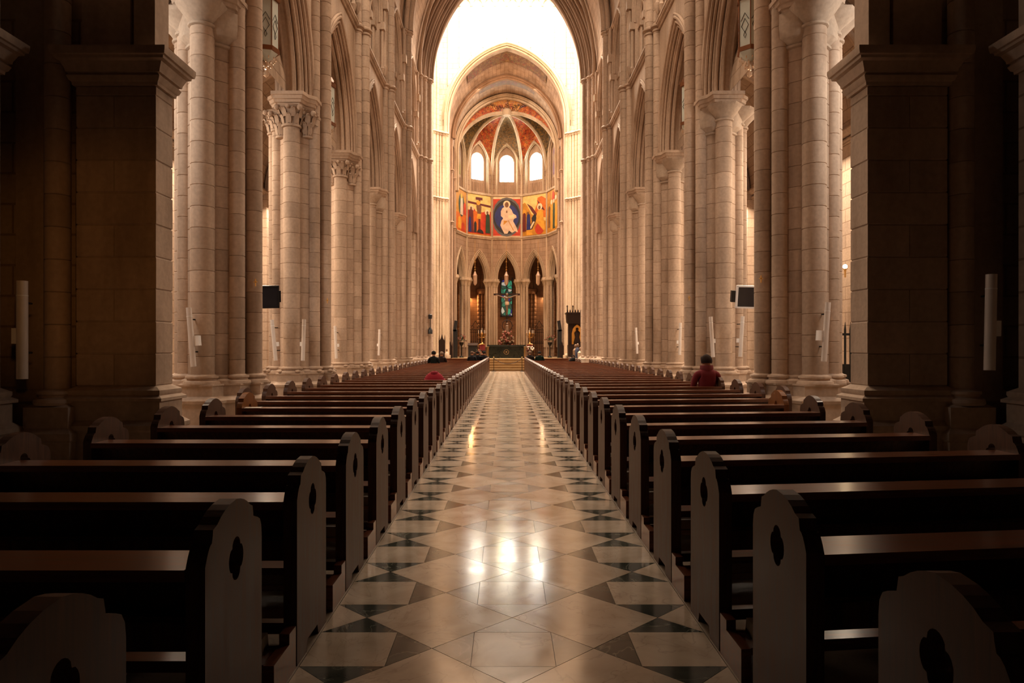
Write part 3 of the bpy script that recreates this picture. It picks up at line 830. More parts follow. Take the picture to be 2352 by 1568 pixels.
for k in faces:
    mp = face_map(k)
    m = MB()
    hs = spread(-HW, HW, [-.84, .84, -.6, .6, 0, -.95, .95], 20)
    # lower wall with the arch to the ambulatory
    pierced(m, hs, lambda h: 0, lambda h: ZL, [(0, .95, lambda h: 0, lambda h: arc_z(.95, 2.1, 7.4, h))], 0, .5, mp)
    # band that carries the painting
    pierced(m, hs, lambda h: ZL, lambda h: ZP1, [], 0, .5, mp)
    m.obj('apse_face', M_STX, apw, smooth=False)
    m = MB()
    ww = 0.62
    pierced(m, spread(-HW, HW, [-.9, .9, -ww, ww, 0], 24), lambda h: ZP1, bz, [(0, .9, lambda h: ZP1 + .15, lambda h: arc_z(.9, .7, 17.45, h))], 0, .25, mp)
    m.obj('apse_upper_face', M_STX, apw, smooth=False)
    m = MB()
    pierced(m, spread(-.95, .95, [-ww, ww, 0], 20), lambda h: ZP1, lambda h: 18.9, [(0, ww, lambda h: ZW0, lambda h: arc_z(ww, .03, 17.45, h))], .25, .6, mp)
    for q in range(-3, 4): m.tube([mp(q * .17, .22, ZP1 + .3), mp(q * .17, .22, ZW0 - .25)], .03, 6)
    m.obj('window_recess', M_ST, apw, smooth=False)
    m = MB()
    for a, ww_, r in ((.93, .02, .06), (.85, .12, .05)): m.tube([mp(h, ww_, z) for h, z in arc(a, .7, 17.45, 10, foot=ZP1 + .1)], r, 7)
    m.tube([mp(h * .94, -.03, bz(h) - .02) for h in [-HW + 2 * HW * i / 20 for i in range(21)]], .06, 6)
    # arch mouldings of the arcade
    for a, t, w0, w1 in ((.80, .12, .14, .5), (.90, .12, .05, .5)):
        band(m, a, t, 2.1, 7.4, w0, w1, mp, 10)
    for a, wv, r in ((.81, .12, .045), (.90, .04, .05), (1.0, -.02, .05), (1.12, -.03, .045)):
        m.tube([mp(h, wv, z) for h, z in arc(a, 2.1, 7.4, 10)], r, 7)
    # ledges
    for z, d, r in ((ZL, -.05, .10), (ZL - .13, -.02, .07), (ZP1 + .03, -.03, .07), (ZP1 + .13, -.01, .05)): m.tube([mp(-HW, d, z), mp(HW, d, z)], r, 7)
    m.obj('apse_moulding', M_PALES, apw)
    # capitals + shafts either side of the opening
    m = MB()
    for q in (-1, 1):
        for h, wv, r in ((.88, .22, .10), (1.06, .02, .11)):
            c = mp(q * h, wv, 0)
            grooved(r, 1.6, 6.75, (c[0], c[1]), m, n=10)
            m.lathe([(r, 6.72), (r + .03, 6.75), (r + .02, 6.8), (r + .12, 7.08), (r + .15, 7.12)], (c[0], c[1], 0), n=8)
            m.lathe([(r + .15, 7.12), (r + .19, 7.16), (r + .19, 7.27), (r + .15, 7.30), (r + .14, 7.42)], (c[0], c[1], 0), n=8)
    m.obj('arcade_shafts', M_PALES, apw)
for k in range(-3, 3):
    x, y = vtx(k, AP_R - .02); m = MB(); grooved(.085, 0, VB + .4, (x, y), m, n=10)
    for z in (ZL, ZP1): ring(m, (x, y), .07, z)
    m.obj('corner_shaft', M_PALES, apw)
    x, y = vtx(k, AP_R + .27); MB().lathe([(.26, 0), (.26, VB + 1.5)], (x, y, 0), n=8).obj('corner_light_block', M_ST, apw)  # unseen post added behind the corner to stop lamp light leaking through
# windows
for n_, k in enumerate(faces):
    mp = face_map(k); ww = .62
    o = empty('window_%d' % (n_ + 1)); struct(o, '%s stained glass window high in the apse' % LBL[k])
    m = MB(); pierced(m, spread(-ww, ww, [0], 10), lambda h: ZW0, lambda h: arc_z(ww, .03, 17.45, h), [], .50, .53, mp)
    m.obj('stained_glass', M_SG1 if abs(k + 1) < 1.5 else M_SG3, o, smooth=False)
    m = MB(); m.tube([mp(h, .47, z) for h, z in arc(ww, .03, 17.45, 10, foot=ZW0)] + [mp(-ww, .47, ZW0)], .025, 6)
    m.obj('window_frame', M_IRON, o)
# vault cells and ribs
av = struct(empty('ceiling', (0, 0, 0)), 'painted ribbed vault of the apse')
def ribpt(k, s, lift=0):
    a = math.radians(18 + 36 * k)
    rr = AP_R * (1 - s); z = VB + (VT - VB) * math.sqrt(max(0, 1 - (1 - s) ** 2.15))
    return Vector((rr * math.sin(a), AP_Y + .55 * s + rr * math.cos(a), z + lift))
cellm = {-3: M_PORANGE, -2: M_POLIVE, -1: M_PGREY, 0: M_POLIVE, 1: M_PORANGE, -4: M_PORANGE, 2: M_PORANGE}
cellm = {-4: M_POLIVE, -3: M_PORANGE, -2: M_PORANGE, -1: M_PGREY, 0: M_PORANGE, 1: M_PORANGE, 2: M_POLIVE}
for k in (-3, -2, -1, 0, 1):
    m = MB()
    def fn(i, j):
        a = ribpt(k, i); b = ribpt(k + 1, i); p = a.lerp(b, j)
        h = (j - .5) * 2 * HW
        p.z += (bz(h) - VB) * (1 - i) ** 2.2
        return p
    m.grid(fn, 14, 12)
    o = m.obj('vault_cell', {-3: M_POLIVE, -2: M_PORANGE, -1: M_PGREY, 0: M_PORANGE, 1: M_POLIVE}[k], av)
    o['label'] = {-3: 'olive and red painted cell', -2: 'orange painted cell', -1: 'grey painted central cell', 0: 'orange painted cell', 1: 'olive and red painted cell'}[k]
for k, e_ in ((-3, -1), (2, 1)):       # half cells against the apse arch
    m = MB()
    def fn(i, j):
        a = ribpt(k, i); xz = arc(3.95, .30, CW - .1, 1); s_ = 1 - i
        h = e_ * 3.95 * (1 - i); b = Vector((h, AP_Y - .05, arc_z(4.1, .30, CW - .1, h)))
        return a.lerp(b, j) + Vector((0, 0, .5 * math.sin(PI * j) * (1 - i)))
    m.grid(fn, 12, 5); m.obj('vault_cell', M_PORANGE, av)
m = MB().box(-5, 5, AP_Y - .3, AP_Y + 5, 21.6, 21.8); m.obj('vault_back', M_ST, av, smooth=False)
for k in range(-3, 3):
    m = MB(); m.tube([ribpt(k, s / 14, -.06) for s in range(15)], .13, 8)
    m.tube([ribpt(k, s / 14, -.18) for s in range(15)], .06, 6); m.obj('vault_rib', M_PALES, av)
    m = MB()
    for q in (-.14, .14):
        m.tube([ribpt(k + q * .12 / .14 / 3.6 * (1 + 0 * s), s / 14, -.03) for s in range(13)], .03, 5)
    m.obj('gilt_edge', M_GOLD, av)
m = MB().lathe([(.05, -.35), (.30, -.28), (.38, -.1), (.38, .15), (.2, .3)], (0, AP_Y + .5, VT - .02), n=16); m.obj('vault_boss', M_PALES, av)
m = MB()
m.grid(lambda i, j: ((i - .5) * 5.0 * (1 - .0 * j), AP_Y - .05 + .45 * j, arc_z(4.1, .3, CW - .1, (i - .5) * 5.0) * (1 - j) + (VT + .05) * j - .05), 12, 3)
m.obj('painted_star', painted('painted_star', [(0.36, (.35, .22, .3)), (.46, (.6, .3, .12)), (.56, (.75, .42, .12)), (.66, (.45, .12, .06))], 2.0), av)

# ambulatory
am = struct(empty('wall_ambulatory', (0, 0, 0)), 'dim curved wall behind the apse arches')
m = MB()
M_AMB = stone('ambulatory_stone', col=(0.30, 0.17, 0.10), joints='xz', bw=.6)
R2 = 7.6
m.grid(lambda i, j: (R2 * math.sin(math.radians(-95 + 190 * i)), AP_Y + R2 * math.cos(math.radians(-95 + 190 * i)), 12 * j), 24, 1)
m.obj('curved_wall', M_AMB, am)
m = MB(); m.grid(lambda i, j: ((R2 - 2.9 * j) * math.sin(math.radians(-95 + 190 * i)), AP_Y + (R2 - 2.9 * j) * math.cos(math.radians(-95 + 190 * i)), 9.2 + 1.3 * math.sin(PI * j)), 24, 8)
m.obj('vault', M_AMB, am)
m = MB()
for a in range(-90, 91, 18):
    if a == 0: continue
    for da in (-2.2, 0, 2.2):
        t = math.radians(a + da); c = ((R2 - .25) * math.sin(t), AP_Y + (R2 - .25) * math.cos(t)); grooved(.13, 0, 6.4, c, m, n=8)
    t = math.radians(a); c = ((R2 - .3) * math.sin(t), AP_Y + (R2 - .3) * math.cos(t), 0)
    m.lathe([(.35, 6.4), (.5, 6.6), (.5, 6.8), (.4, 6.85)], c, n=10)
    m.tube([((R2 - 2.9 * j / 8) * math.sin(t), AP_Y + (R2 - 2.9 * j / 8) * math.cos(t), 6.8 + (3.4 * math.sin(PI / 2 * min(1, j / 5)))) for j in range(9)], .11, 6)
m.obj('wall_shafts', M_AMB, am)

# ---------- paintings (plain generic figures in the photograph's colours)
def panel(k, name, label, shapes, bg):
    mp = face_map(k); o = MB()
    w0 = HW - .12
    o.prism([(-w0, ZL + .12), (w0, ZL + .12), (w0, ZP1 - .05), (-w0, ZP1 - .05)], -.015, .02, lambda a, b, c: mp(a, b, c))
    root = o.obj(name, bg, smooth=False); tag(root, label, 'painting', 'painted panels of the apse')
    for i, (nm, poly, mat) in enumerate(shapes):
        q = MB(); d = -.018 - .003 * i
        poly = [(max(-w0, min(w0, a)), max(ZL + .12, min(ZP1 - .05, b))) for a, b in poly]
        q.prism(poly, d - .002, d + .002, lambda a, b, c: mp(a, b, c)); q.obj(nm, mat, root, smooth=False)
    return root
def ell(cx, cz, rx, rz, n=20, t0=0, t1=1): return [(cx + rx * math.cos(2 * PI * (t0 + (t1 - t0) * i / n)), cz + rz * math.sin(2 * PI * (t0 + (t1 - t0) * i / n))) for i in range(n)]
def robe(cx, z0, z1, w_): return [(cx - w_, z0), (cx + w_, z0), (cx + w_ * .9, z0 + (z1 - z0) * .55), (cx + w_ * .75, z1 - .12), (cx + w_ * .3, z1), (cx - w_ * .3, z1), (cx - w_ * .75, z1 - .12), (cx - w_ * .9, z0 + (z1 - z0) * .55)]
F_YEL = flat('yellow', (.80, .62, .22)); F_OCH = flat('ochre', (.58, .27, .03)); F_RED = flat('red', (.55, .05, .02)); F_ORA = flat('orange', (.66, .16, .015))
F_BLUE = flat('blue', (.015, .03, .19)); F_NAVY = flat('charcoal', (.02, .022, .03)); F_GREY = flat('grey', (.12, .12, .13)); F_CRM = flat('cream', (.78, .60, .46))
F_SKIN = flat('brown', (.20, .09, .04)); F_HALO = flat('halo', (.85, .72, .5)); F_DRED = flat('maroon', (.14, .02, .02)); F_DGRN = flat('dark_green', (.03, .07, .04)); F_GLD = flat('amber', (.75, .38, .04))
zc = (ZL + ZP1) / 2
panel(-1, 'wall_painting', 'painted panel with a pale robed figure on a blue oval, centre of the apse', [
    ('corner_field', [(-1.16, zc - 1.6), (1.16, zc - 1.6), (1.16, zc + 1.55), (-1.16, zc + 1.55)], F_RED),
    ('outer_oval', ell(0, zc, 1.28, 1.68), F_GREY), ('dark_oval', ell(0, zc, 1.16, 1.48), F_NAVY), ('blue_oval', ell(0, zc, 1.04, 1.12), F_BLUE),
    ('halo', ell(0, zc + 1.10, .31, .31, 16), F_HALO),
    ('robe', [(-.16, zc + .9), (.16, zc + .9), (.42, zc + .6), (.55, zc + .3), (.80, zc + .15), (.84, zc - .05), (.62, zc - .15), (.55, zc - .35), (.85, zc - .9), (.95, zc - 1.3), (.7, zc - 1.2), (.45, zc - 1.35), (.2, zc - 1.15), (.05, zc - 1.42), (-.2, zc - 1.42), (-.42, zc - 1.0), (-.55, zc - .7), (-.45, zc - .3), (-.3, zc - .1), (-.5, zc + .1), (-.5, zc + .5), (-.38, zc + .75)], F_CRM),
    ('head', ell(0, zc + 1.05, .17, .24, 12), F_SKIN), ('hand', ell(.0, zc + .45, .06, .12, 8), F_SKIN),
    ('book', [(.12, zc + .1), (.6, zc + .22), (.66, zc - .15), (.15, zc - .15)], F_HALO),
    ('fold', [(.1, zc - .3), (.16, zc - .3), (.62, zc - 1.15), (.54, zc - 1.15)], F_OCH), ('fold', [(-.25, zc - .3), (-.18, zc - .3), (.1, zc - .35), (-.3, zc - .7)], F_OCH)], F_HALO)
panel(-2, 'wall_painting', 'painted panel of red and yellow with a dark cross between standing figures, left of centre', [
    ('ground', [(-1.3, ZL), (1.3, ZL), (1.3, ZL + .5), (-1.3, ZL + .4)], F_OCH),
    ('red_wall', [(-1.2, ZL + .2), (1.2, ZL + .2), (1.2, zc + .4), (.75, zc + .55), (.4, zc + .3), (-.35, zc + .3), (-.6, zc + .6), (-1.2, zc + .35)], F_RED),
    ('orange_field', [(-.75, ZL + .6), (-.25, ZL + .3), (.2, zc - .3), (.2, zc + .3), (-.7, zc + .3)], F_ORA),
    ('crossbar', [(-1.15, zc + .92), (1.15, zc + .78), (1.15, zc + .95), (-1.15, zc + 1.1)], F_DRED), ('cross_top', [(-.38, zc + 1.3), (.3, zc + 1.3), (.3, zc + 1.52), (-.38, zc + 1.52)], F_DRED),
    ('cross_post', [(-.12, ZL + .5), (.1, ZL + .5), (.08, zc + 1.35), (-.1, zc + 1.35)], F_DRED),
    ('dark_arch', [(-.55, ZL + .3), (-.3, ZL + .3), (-.3, zc - .7), (-.42, zc - .5), (-.55, zc - .7)], F_NAVY),
    ('halo', ell(-.12, zc + 1.05, .2, .2, 12), F_GLD), ('figure', [(-.2, zc + .1), (.14, zc + .1), (.2, zc + .75), (.1, zc + .85), (-.3, zc + .85), (-.32, zc + .7)], F_SKIN), ('cloth', [(-.3, zc - .3), (.1, zc - .3), (.12, zc + .12), (-.22, zc + .12)], F_GLD),
    ('halo', ell(-.85, zc + .48, .26, .26, 14), F_HALO), ('robe', robe(-.86, ZL + .3, zc + .45, .27), F_DRED), ('robe', robe(-.98, ZL + .3, zc - .2, .15), F_BLUE), ('head', ell(-.86, zc + .5, .1, .15, 8), F_SKIN),
    ('halo', ell(.78, zc + .32, .26, .26, 14), F_HALO), ('robe', robe(.84, ZL + .35, zc + .2, .24), F_DGRN), ('head', ell(.78, zc + .3, .1, .14, 8), F_SKIN),
    ('cave', ell(.05, ZL + .25, .35, .35, 12, 0, .5), F_NAVY)], F_YEL)
panel(0, 'wall_painting', 'painted panel of gold hills with a winged golden figure, right of centre', [
    ('hill', [(-1.25, ZL), (1.25, ZL), (1.25, ZL + 1.2), (.2, zc - .2), (-.3, zc + .2), (-.7, zc + .9), (-.95, zc + 1.2), (-1.2, zc + 1.1)], F_OCH),
    ('hill', [(.0, zc), (1.2, zc - .3), (1.2, zc + 1.3), (.75, zc + 1.55), (.35, zc + 1.45), (.3, zc + .9), (.1, zc + .5)], F_ORA),
    ('wing', [(-.75, zc + 1.1), (-.2, zc + .75), (.3, zc + .1), (.15, zc - .1), (-.2, zc + .3)], F_DRED), ('wing', [(.3, zc + 1.3), (.9, zc + .6), (1.1, zc + .3), (.8, zc + .4), (.5, zc + .8)], F_DRED),
    ('dark_cave', [(-.2, zc - .6), (.25, zc - .4), (.2, zc + .05), (-.0, zc + .1), (-.25, zc - .2)], F_NAVY),
    ('red_rock', ell(.55, ZL + .6, .45, .48, 14), F_RED),
    ('robe', [(.2, zc - .5), (.95, zc - 1.35), (1.1, zc - 1.3), (.95, zc - .2), (.9, zc + .4), (.5, zc + .5), (.3, zc + .2)], F_GLD),
    ('halo', ell(.58, zc + .68, .26, .28, 14), F_HALO), ('head', ell(.55, zc + .6, .12, .17, 8), F_SKIN),
    ('tomb', [(-.75, ZL + .15), (-.15, ZL + .15), (-.15, ZL + .6), (-.75, ZL + .6)], F_GLD), ('tomb_inside', [(-.6, ZL + .62), (-.2, ZL + .62), (.2, zc - .45), (-.1, zc - .4)], F_NAVY), ('shroud', [(-.5, ZL + .68), (-.28, ZL + .68), (.1, zc - .55), (-.06, zc - .5)], F_HALO),
    ('halo', ell(-.98, zc + .38, .2, .22, 12), F_GLD), ('robe', robe(-.98, ZL + .5, zc + .3, .18), F_DRED), ('robe', robe(-.55, ZL + .6, zc + .2, .2), F_BLUE), ('head', ell(-.6, zc + .25, .1, .13, 8), F_SKIN)], F_YEL)
panel(-3, 'wall_painting', 'narrow slanted painted panel at the far left of the apse, white figure in green', [
    ('lower_field', [(-1.2, ZL), (1.2, ZL), (1.2, zc - .2), (-1.2, zc - .2)], F_ORA), ('green_oval', ell(.1, zc + .5, .62, .95), F_DGRN), ('white_robe', robe(.15, zc - .3, zc + 1.2, .3), F_CRM),
    ('halo', ell(.1, zc + 1.25, .25, .22, 12), F_GLD), ('robe', robe(.8, zc - .2, zc + .8, .3), F_RED), ('figure', robe(-.3, ZL + .3, zc - .5, .4), F_GLD), ('figure', robe(.4, ZL + .2, zc - .9, .4), F_RED)], F_OCH)
panel(1, 'wall_painting', 'narrow slanted painted panel at the far right of the apse, row of amber figures', [
    ('figure', robe(-.7, ZL + .5, zc + .5, .28), F_SKIN), ('figure', robe(-.2, ZL + .3, zc + .6, .3), F_GLD), ('figure', robe(.3, ZL + .3, zc + .6, .26), F_DGRN), ('figure', robe(.75, ZL + .4, zc + .7, .25), F_GLD),
    ('halo', ell(-.2, zc + .75, .2, .2, 10), F_HALO), ('halo', ell(.3, zc + .8, .2, .2, 10), F_HALO), ('halo', ell(.75, zc + .95, .2, .2, 10), F_HALO), ('upper_figure', robe(.2, zc + .9, zc + 1.55, .25), F_RED)], F_OCH)

# ================================================================== SIDE AISLES
for side, nm in ((-1, 'left'), (1, 'right')):
    root = struct(empty('wall_aisle_' + nm), 'outer wall of the %s side aisle' % nm)
    m = MB(); x0, x1 = sorted((side * 9.7, side * 10.1)); m.box(x0, x1, 8.3, 38.3, 0, 13)
    m.obj('aisle_wall', M_STY, root, smooth=False)
    m = MB()
    for z, d, r in ((7.7, .1, .14), (7.45, .05, .08), (.6, .05, .1)): m.tube([(side * (9.7 - d), 8.5, z), (side * (9.7 - d), 38, z)], r, 8)
    for k in range(1, 6):
        x0, x1 = sorted((side * 9.45, side * 9.8)); m.box(x0, x1, PY[k] - .4, PY[k] + .4, 0, 7.6)
    m.obj('wall_responds', M_STY, root)
    m = MB(); x0, x1 = sorted((side * 5.72, side * 12)); m.box(x0, x1, 8.25, 8.55, 0, 13)
    m.obj('west_wall', M_STX, root, smooth=False)
    cl = MB()
    A = arc(2.15, 1.3, 7.75, 10); K = len(A) - 1
    cxx = side * 7.5
    L = [0]
    for p, q in zip(A[:-1], A[1:]): L.append(L[-1] + math.hypot(q[0] - p[0], q[1] - p[1]))
    cl.grid(lambda i, j: (cxx + A[int(round(i * K))][0], 8.4 + 30 * j, A[int(round(i * K))][1]), K, 1, lambda i, j: (8.4 + 30 * j, L[int(round(i * K))]))
    c_ = struct(cl.obj('ceiling', M_STU), 'vault of the %s side aisle' % nm)
    for k in range(1, 6):
        m = MB()
        mpp = lambda h, w_, z: (cxx + h, w_, z)
        band(m, 1.85, .25, 1.3, 7.75, PY[k] - .2, PY[k] + .2, mpp, 10); roll(m, 1.86, 1.3, 7.75, PY[k], .09, mpp, 10, 8)
        for q in (-.22, .22): roll(m, 1.95, 1.3, 7.75, PY[k] + q, .07, mpp, 10, 8)
        m.obj('aisle_rib', M_ST, c_)

# ================================================================== DARK WEST END (foreground)
west = struct(empty('wall_west'), 'west wall and gallery over the entrance')
m = MB(); m.box(-12, 12, 7.7, 7.98, 6.1, 26); m.obj('gallery_front', M_ST, west, smooth=False)  # underside lowered to cut the light reaching the foreground
m = MB(); m.box(-12, 12, -5.3, -5.0, 0, 6.4); m.obj('back_wall', M_WOODD, west, smooth=False)  # unseen; dark wood chosen to cut bounced light at the west end
c_ = MB().box(-12, 12, -5, 7.7, 6.1, 6.4).obj('ceiling', M_WOODD, smooth=False); struct(c_, 'unseen soffit under the west gallery, made low and dark for shade')  # unseen; set low and dark to keep nave light off the foreground
def rect_prof(mb, x0, x1, y0, y1, prof, back=True):
    mb.rings([[(x0 - d, y0 - d, z), (x1 + d, y0 - d, z), (x1 + d, y1 + d, z), (x0 - d, y1 + d, z)] for z, d in prof]); return mb
CORN = [(4.70, .0), (4.70, .03), (4.735, .035), (4.75, .055), (4.80, .075), (4.83, .05), (4.84, .08), (4.87, .085), (4.95, .12), (4.97, .16), (5.0, .165), (5.01, .19), (5.06, .20), (5.10, .20), (5.10, -.02)]
BASEP = [(0, .16), (.16, .16), (.2, .12), (.60, .12), (.63, .15), (.68, .15), (.72, .10), (.74, .08), (.96, .08), (.965, .12), (1.0, .12), (1.03, .07), (1.05, .08), (1.09, .08), (1.12, .03), (1.14, 0)]
for side, nm in ((-1, 'left'), (1, 'right')):
    root = empty('dark_pillar', (0, 0, 0))
    tag(root, 'square pillar of large stone blocks with moulded cornice in shadow on the ' + nm, 'pillar', 'square pillars by the entrance')
    xi, xo = (4.19, 5.14) if side < 0 else (4.25, 5.20)
    X0, X1 = sorted((side * xi, side * xo)); Ya, Yb = 8.1, 8.5
    cen = ((X0 + X1) / 2, Ya, 0); root.location = cen
    def loc(x): return x - cen[0]
    m = MB(); rect_prof(m, loc(X0), loc(X1), 0, Yb - Ya, BASEP); m.obj('moulded_base', M_ST, root)
    m = MB(); rect_prof(m, loc(X0), loc(X1), 0, Yb - Ya, CORN); m.obj('cornice', M_ST, root)
    n = 0; z = 1.14
    jx = loc(side * (xi + .5))
    bm_ = {}
    MB().box(loc(X0) + .012, loc(X1) - .012, .012, .388, 1.1, 4.75).obj('mortar_core', M_ROUGH, root, smooth=False)
    def block(a, b, h):
        k_ = (round(a, 3), round(b, 3), round(h, 3))
        if k_ not in bm_:
            q = MB(); g = .005; c = .008
            q.rings([[(a + d, d, zz), (b - d, d, zz), (b - d, .4 - d, zz), (a + d, .4 - d, zz)] for zz, d in ((g, c), (c + g, 0), (h - c - g, 0), (h - g, c))])
            bm_[k_] = q.mesh('stone_block', M_ST, smooth=False)
        return bm_[k_]
    while z < 4.68:
        h = min(.383, 4.70 - z)
        if n % 2 == 0:
            for a, b in ((loc(X0), jx), (jx, loc(X1))): link('stone_block', block(a + .003, b - .003, h), root, (0, 0, z))
        else: link('stone_block', block(loc(X0), loc(X1), h), root, (0, 0, z))
        z += h; n += 1
    m = MB(); a, b = sorted((loc(side * (xi + .03)), loc(side * (xi + .28)))); m.box(a, b, .03, .36, 5.1, 6.1)
    a, b = sorted((loc(side * (xi + .34)), loc(side * (xi + .92)))); m.box(a, b, .06, .36, 5.1, 6.1)
    a, b = sorted((loc(side * (xi + .27)), loc(side * (xi + .36)))); m.box(a, b, .15, .36, 5.1, 6.1)
    m.tube([(loc(side * (xi + .31)), .14, 5.1), (loc(side * (xi + .31)), .14, 6.1)], .035, 8)
    m.obj('upper_block', M_ST, root)
    # slim shaft beside the pillar
    rt = empty('wall_shaft', (side * 5.37, 8.12, 0)); tag(rt, 'slim round shaft on a square plinth beside the dark %s pillar' % nm, 'shaft', 'slim shafts by the entrance')
    m = MB(); rect_prof(m, -.2, .2, -.16, .16, [(0, .1), (.5, .1), (.52, .12), (.6, .12), (.66, .06), (.9, .06), (.92, .02), (.93, 0)]); m.obj('plinth', M_ST, rt)
    m = MB(); base(m, (0, 0), .14, 1.04); m.obj('base_moulding', M_ST, rt)
    z = 1.1
    while z < 5.7:
        link('stone_drum', drum(.14, .383), rt, (0, 0, z)); z += .383
    m = MB(); grooved(.14, z, 6.1, (0, 0), m); m.obj('shaft', M_ST, rt)
    # flat wall strip and the near side wall
    wr = struct(empty('wall_entrance_' + nm), 'plain side wall near the entrance on the ' + nm)
    x0, x1 = sorted((side * 5.1, side * 6.4))
    m = MB(); m.box(x0, x1, 8.26, 8.6, 0, 6.1); m.obj('wall_strip', M_STX, wr, smooth=False)
    m = MB(); x0, x1 = sorted((side * 5.52, side * 5.9)); rect_prof(m, x0, x1, 8.16, 8.3, [(0, .08), (.6, .08), (.66, .02), (.92, .02), (.96, .06), (1.0, .06), (1.08, .02), (1.1, 0), (6.1, 0)]); m.obj('wall_strip_base', M_ST, wr)
    x0, x1 = sorted((side * 5.78, side * 6.6))
    m = MB(); m.box(x0, x1, -5, 7.75, 1.1, 6.1); m.obj('side_wall', M_STY, wr, smooth=False)
    m = MB(); rect_prof(m, x0, x1, -5, 7.75, BASEP); m.obj('side_base', M_ST, wr)
    m = MB(); rect_prof(m, x0, x1, -5, 7.75, CORN); m.obj('side_cornice', M_ST, wr)

# ================================================================== PEWS
def curve(p0, p1, p2, n=4):
    return [((1 - t) ** 2 * p0[0] + 2 * t * (1 - t) * p1[0] + t * t * p2[0], (1 - t) ** 2 * p0[1] + 2 * t * (1 - t) * p1[1] + t * t * p2[1]) for t in [i / n for i in range(n + 1)]]
PROF = [(.55, .10), (.55, .78)] + curve((.55, .80), (.55, .875), (.50, .885), 3) + [(.455, .90), (.445, .945)] + curve((.42, .955), (.36, 1.0), (.28, 1.01), 4) + curve((.26, 1.01), (.16, 1.0), (.10, .955), 4)[1:] + \
    [(.065, .945), (.062, .925), (.055, .90)] + curve((.055, .90), (.03, .90), (.0, .83), 4)[1:] + [(0, .10), (0.0, 0.0), (.16, 0.0), (.18, .06), (.37, .06), (.39, 0.0), (.55, 0.0)]
def quatre(cy, cz, n=32):
    P = []
    for i in range(n):
        t = 2 * PI * i / n; r = .058 + .017 * abs(math.cos(2 * t)) ** .6 * (1 if True else 0)
        P.append((cy + r * .95 * math.cos(t), cz + r * 1.12 * math.sin(t)))
    return P
HOLE = quatre(.275, .78)
def panel_mesh(mat):
    "flat end panel with a pierced quatrefoil; outline in (depth, height), thickness along x 0..-0.07"
    import bmesh
    T = .068
    bm = bmesh.new()
    def loop(P): 
        vs = [bm.verts.new((0, a, b)) for a, b in P]
        return [bm.edges.new((vs[i], vs[(i + 1) % len(vs)])) for i in range(len(vs))]
    pr = [PROF[0]]
    for p in PROF[1:]:
        if math.hypot(p[0] - pr[-1][0], p[1] - pr[-1][1]) > 1e-4: pr.append(p)
    e = loop(pr) + loop(HOLE)
    r = bmesh.ops.triangle_fill(bm, use_beauty=True, use_dissolve=False, edges=e)
    fs = [g for g in r['geom'] if isinstance(g, bmesh.types.BMFace)]
    ex = bmesh.ops.extrude_face_region(bm, geom=fs)
    for g in ex['geom']:
        if isinstance(g, bmesh.types.BMVert): g.co.x = T
    bmesh.ops.recalc_face_normals(bm, faces=bm.faces)
    me = bpy.data.meshes.new('end_panel'); bm.to_mesh(me); bm.free(); me.materials.append(mat)
    return me
EP = panel_mesh(M_WOODZ); EPO = panel_mesh(M_WOODO)
TAN = 0.115
def beam(mb, s, x0, x1, y0, y1, z0, z1, tan, top=None):
    "long board that runs outward from the aisle; s = side, tan = slant of the row"
    def P(x, y, z): return (s * x, y + x * tan, z)
    yt0, yt1 = top if top else (y0, y1)
    q = [P(x0, y0, z0), P(x1, y0, z0), P(x1, y1, z0), P(x0, y1, z0), P(x0, yt0, z1), P(x1, yt0, z1), P(x1, yt1, z1), P(x0, yt1, z1)]
    n = mb.vs(q); F = ((0, 3, 2, 1), (4, 5, 6, 7), (0, 1, 5, 4), (1, 2, 6, 5), (2, 3, 7, 6), (3, 0, 4, 7))
    for f in F: mb.face([n + i for i in (f if s > 0 else f[::-1])])
def make_pew(s, L, tan, orange=False):
    root = empty('pew')
    T = .068
    a = link('end_panel', EP, root, (0 if s > 0 else -T, 0, 0))
    b = link('end_panel', EPO if orange else EP, root, (s * L - (T if s > 0 else 0), L * tan, 0))
    if orange: b['label'] = 'lighter end panel toned as if lit orange'
    def part(nm, mat, *beams):
        m = MB()
        for q in beams: beam(m, s, *q[:6], tan, *(q[6:]))
        return m.obj(nm, mat, root, smooth=False)
    i0, i1 = T, L - T
    part('book_ledge', M_WOODX, (i0, i1, -.005, .235, .800, .822), (i0, i1, -.012, .012, .785, .826))
    part('back_panel', M_WOODZ, (i0, i1, .16, .185, .61, .80, (.06, .085)))
    part('back_rail', M_WOODZ, (i0, i1, .075, .12, .505, .61), (i0, i1, .09, .18, .595, .625))
    part('seat', M_WOODX, (i0, i1, .10, .50, .425, .46))
    part('seat_rail', M_WOODX, (i0, i1, .44, .47, .33, .425))
    part('kneeler', M_PAD, (.10, i1 - .03, -.30, -.12, .15, .225, (-.285, -.135)))
    part('kneeler_board', M_WOODX, (.05, i1, -.31, -.11, .115, .15), (-.0, .05, -.34, -.02, .0, .16), (-.0, .05, -.12, -.02, .16, .21))
    part('kneeler_bracket', M_WOODX, (L * .33, L * .33 + .04, -.26, .10, .02, .115), (L * .66, L * .66 + .04, -.26, .10, .02, .115))
    part('foot_rail', M_WOODX, (i0, i1, .24, .30, .06, .12))
    return root
SP = 1.045
protos = {}
NP = 39
